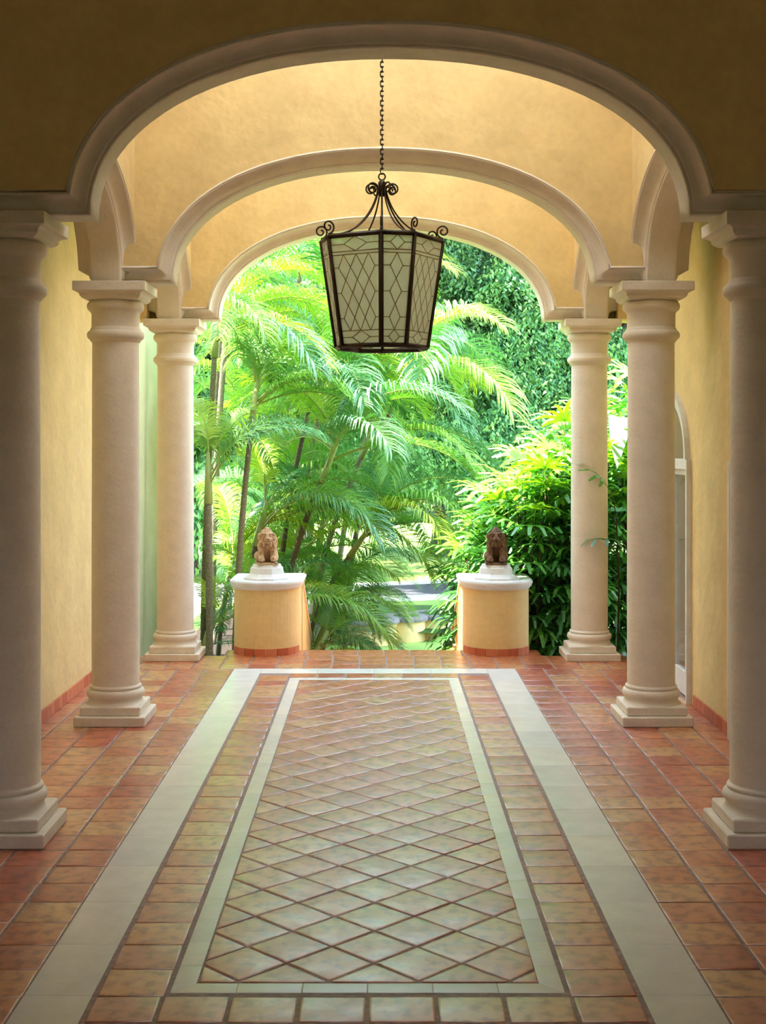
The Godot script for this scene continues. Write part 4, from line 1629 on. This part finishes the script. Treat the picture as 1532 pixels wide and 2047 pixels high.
	tube(bst, [Vector3.ZERO, Vector3(0, 1.6, 0), Vector3(-0.05, 2.7, 0)], [0.06, 0.05, 0.03], 8)
	obj("stem", bst, M.shaft, ban)
	for q in [[2.9, 1.05], [0.6, 1.1], [4.4, 0.9]]:
		var bl := new_st()
		bl.set_smooth_group(1)
		var prev := []
		for k in 13:
			var t := k / 12.0
			var th: float = q[1] - 1.1 * t * t
			var o: Vector3 = Vector3(cos(th), sin(th), 0) * 1.15 * t
			var w := 0.17 * pow(sin(PI * clampf(t * 0.93 + 0.07, 0, 1)), 0.7)
			var row := [o + Vector3(0, 0.05 * w / 0.17, -w), o, o + Vector3(0, 0.05 * w / 0.17, w)]
			if k > 0:
				quad(bl, prev[0], prev[1], row[1], row[0])
				quad(bl, prev[1], prev[2], row[2], row[1])
			prev = row
		put("leaf", mesh_of(bl, M.broad), ban, Transform3D(Basis(Vector3.UP, q[0]), Vector3(-0.05, 2.65, 0)))
	# trees
	var green := [Color(0.1, 0.28, 0.09), Color(0.14, 0.35, 0.1), Color(0.07, 0.22, 0.085), Color(0.22, 0.43, 0.11)]
	var lob := []
	var r := RandomNumberGenerator.new()
	r.seed = 99
	for k in 44:
		var hgt := r.randf_range(2.2, 11.5)
		var wid := 4.6 * sin(clampf((hgt - 1.0) / 11.0, 0.1, 0.95) * PI) + 0.6
		var a := r.randf() * TAU
		var at := Vector3(cos(a) * wid * r.randf_range(0.5, 1.0), hgt, sin(a) * wid * r.randf_range(0.5, 1.0))
		if at.x < -1.8 and hgt < 5.0:
			at.y += 4.0
		lob.append([at, Vector3(r.randf_range(0.9, 1.6), r.randf_range(0.6, 0.95), r.randf_range(0.9, 1.6))])
	for k in 30:       # hanging sprays towards the porch
		lob.append([Vector3(-3.4 + (k % 6) * 1.25 + r.randf_range(-0.4, 0.4), 3.4 + (k / 6) * 1.75 + r.randf_range(-0.5, 0.5), r.randf_range(2.6, 3.8)), Vector3(r.randf_range(0.7, 1.05), r.randf_range(0.5, 0.75), r.randf_range(0.7, 1.0))])
	leafy_tree("ficus_tree", "big leafy tree with drooping bright green sprays behind the lady palms", 4.0, 31.0, 0.3, 3.6, lob, 190.0, 1.0, green, 301)
	var lob2 := []
	for k in 16:
		var a := r.randf() * TAU
		lob2.append([Vector3(cos(a) * r.randf_range(0.8, 3.2), r.randf_range(3.0, 7.5), sin(a) * r.randf_range(0.8, 3.2)), Vector3(r.randf_range(1.2, 1.8), r.randf_range(0.8, 1.2), r.randf_range(1.2, 1.8))])
	leafy_tree("shade_tree", "dark shade tree with a thick grey trunk standing on the lawn", 1.75, 38.0, 0.27, 3.4, lob2, 80.0, 1.2, green, 302)
	for k in 3:
		var lb := []
		for q in 16:
			var a := r.randf() * TAU
			lb.append([Vector3(cos(a) * r.randf_range(0.5, 2.6), r.randf_range(0.8, 9.5), sin(a) * r.randf_range(0.5, 2.0)), Vector3(r.randf_range(1.2, 1.8), r.randf_range(0.9, 1.4), r.randf_range(1.2, 1.6))])
		leafy_tree("bushy_tree", "bushy green tree behind the areca palms", -10.6 + k * 2.9, 33.0 + (k % 2) * 2.0, 0.22, 3.0, lb, 40.0, 1.7, green, 350 + k, -1.0, "bushy trees behind the palms")
	# row of trees closing the lawn
	var dark := [Color(0.05, 0.14, 0.05), Color(0.07, 0.17, 0.06), Color(0.1, 0.2, 0.07)]
	for k in 7:
		var lb := []
		for q in 14:
			var a := r.randf() * TAU
			lb.append([Vector3(cos(a) * r.randf_range(0.5, 3.4), r.randf_range(1.4, 11.5), sin(a) * r.randf_range(0.5, 2.5)), Vector3(r.randf_range(1.7, 2.4), r.randf_range(1.3, 1.9), r.randf_range(1.4, 2.0))])
		leafy_tree("boundary_tree", "tall tree in the row closing the lawn", -13.0 + k * 4.6, 60.0 + (k % 3) * 2.0, 0.35, 4.0, lb, 14.0, 2.6, dark, 400 + k, -1.0, "trees closing the lawn")

# ---------------------------------------------------------------- scene
func _ready() -> void:
	# camera
	var cam := Camera3D.new()
	cam.name = "camera"
	add_child(cam)
	cam.position = Vector3(0, EYE, 0)
	cam.projection = Camera3D.PROJECTION_FRUSTUM
	cam.near = 0.05
	cam.far = 300.0
	cam.size = 2047.0 / FOC * cam.near
	cam.frustum_offset = Vector2((766.0 - PX) / FOC, -(1023.5 - PY) / FOC) * cam.near
	cam.current = true
	# sky and exposure
	var env := Environment.new()
	env.background_mode = Environment.BG_SKY
	var sky := Sky.new()
	var sm := ProceduralSkyMaterial.new()
	sm.sky_top_color = Color8(176, 202, 238)
	sm.sky_horizon_color = Color8(243, 243, 242)
	sm.sky_energy_multiplier = 1.0
	sm.ground_bottom_color = Color8(120, 130, 110)
	sm.ground_horizon_color = Color8(200, 205, 195)
	sm.sun_angle_max = 10.0
	sky.sky_material = sm
	env.sky = sky
	env.background_energy_multiplier = 3.0
	env.tonemap_mode = Environment.TONE_MAPPER_LINEAR
	env.tonemap_exposure = 3.0
	env.sdfgi_enabled = true
	env.ssao_enabled = true
	env.ssil_enabled = true
	var we := WorldEnvironment.new()
	we.name = "environment"
	we.environment = env
	add_child(we)
	# sun: high, over the roof and from the side of the plain wall
	var sun := DirectionalLight3D.new()
	sun.name = "sun"
	add_child(sun)
	sun.look_at_from_position(Vector3.ZERO, Vector3(0.38, -0.92, -0.06), Vector3.FORWARD)
	sun.light_color = Color8(255, 246, 230)
	sun.light_energy = 3.5
	sun.light_angular_distance = 1.0
	sun.shadow_enabled = true

	make_materials()
	build_shell()
	var sides := ["the plain yellow wall", "the wall with glass doors"]
	var spots := ["the first arch, before the lantern", "the middle arch, behind the lantern", "the garden arch, near a lion pedestal"]
	for s in 2:
		for k in 3:
			column(CX + (2.135 if s else -2.135), COLS_D[k], "round cream column by %s carrying %s" % [sides[s], spots[k]])
	build_floor()
	build_lantern()
	pedestal(-1.195, -1.0, "yellow curved pedestal with white cap at the foot of the areca palms")
	pedestal(1.245, 1.0, "yellow curved pedestal with white cap in front of the lady palms")
	build_statues()
	build_stairs()
	build_garden()
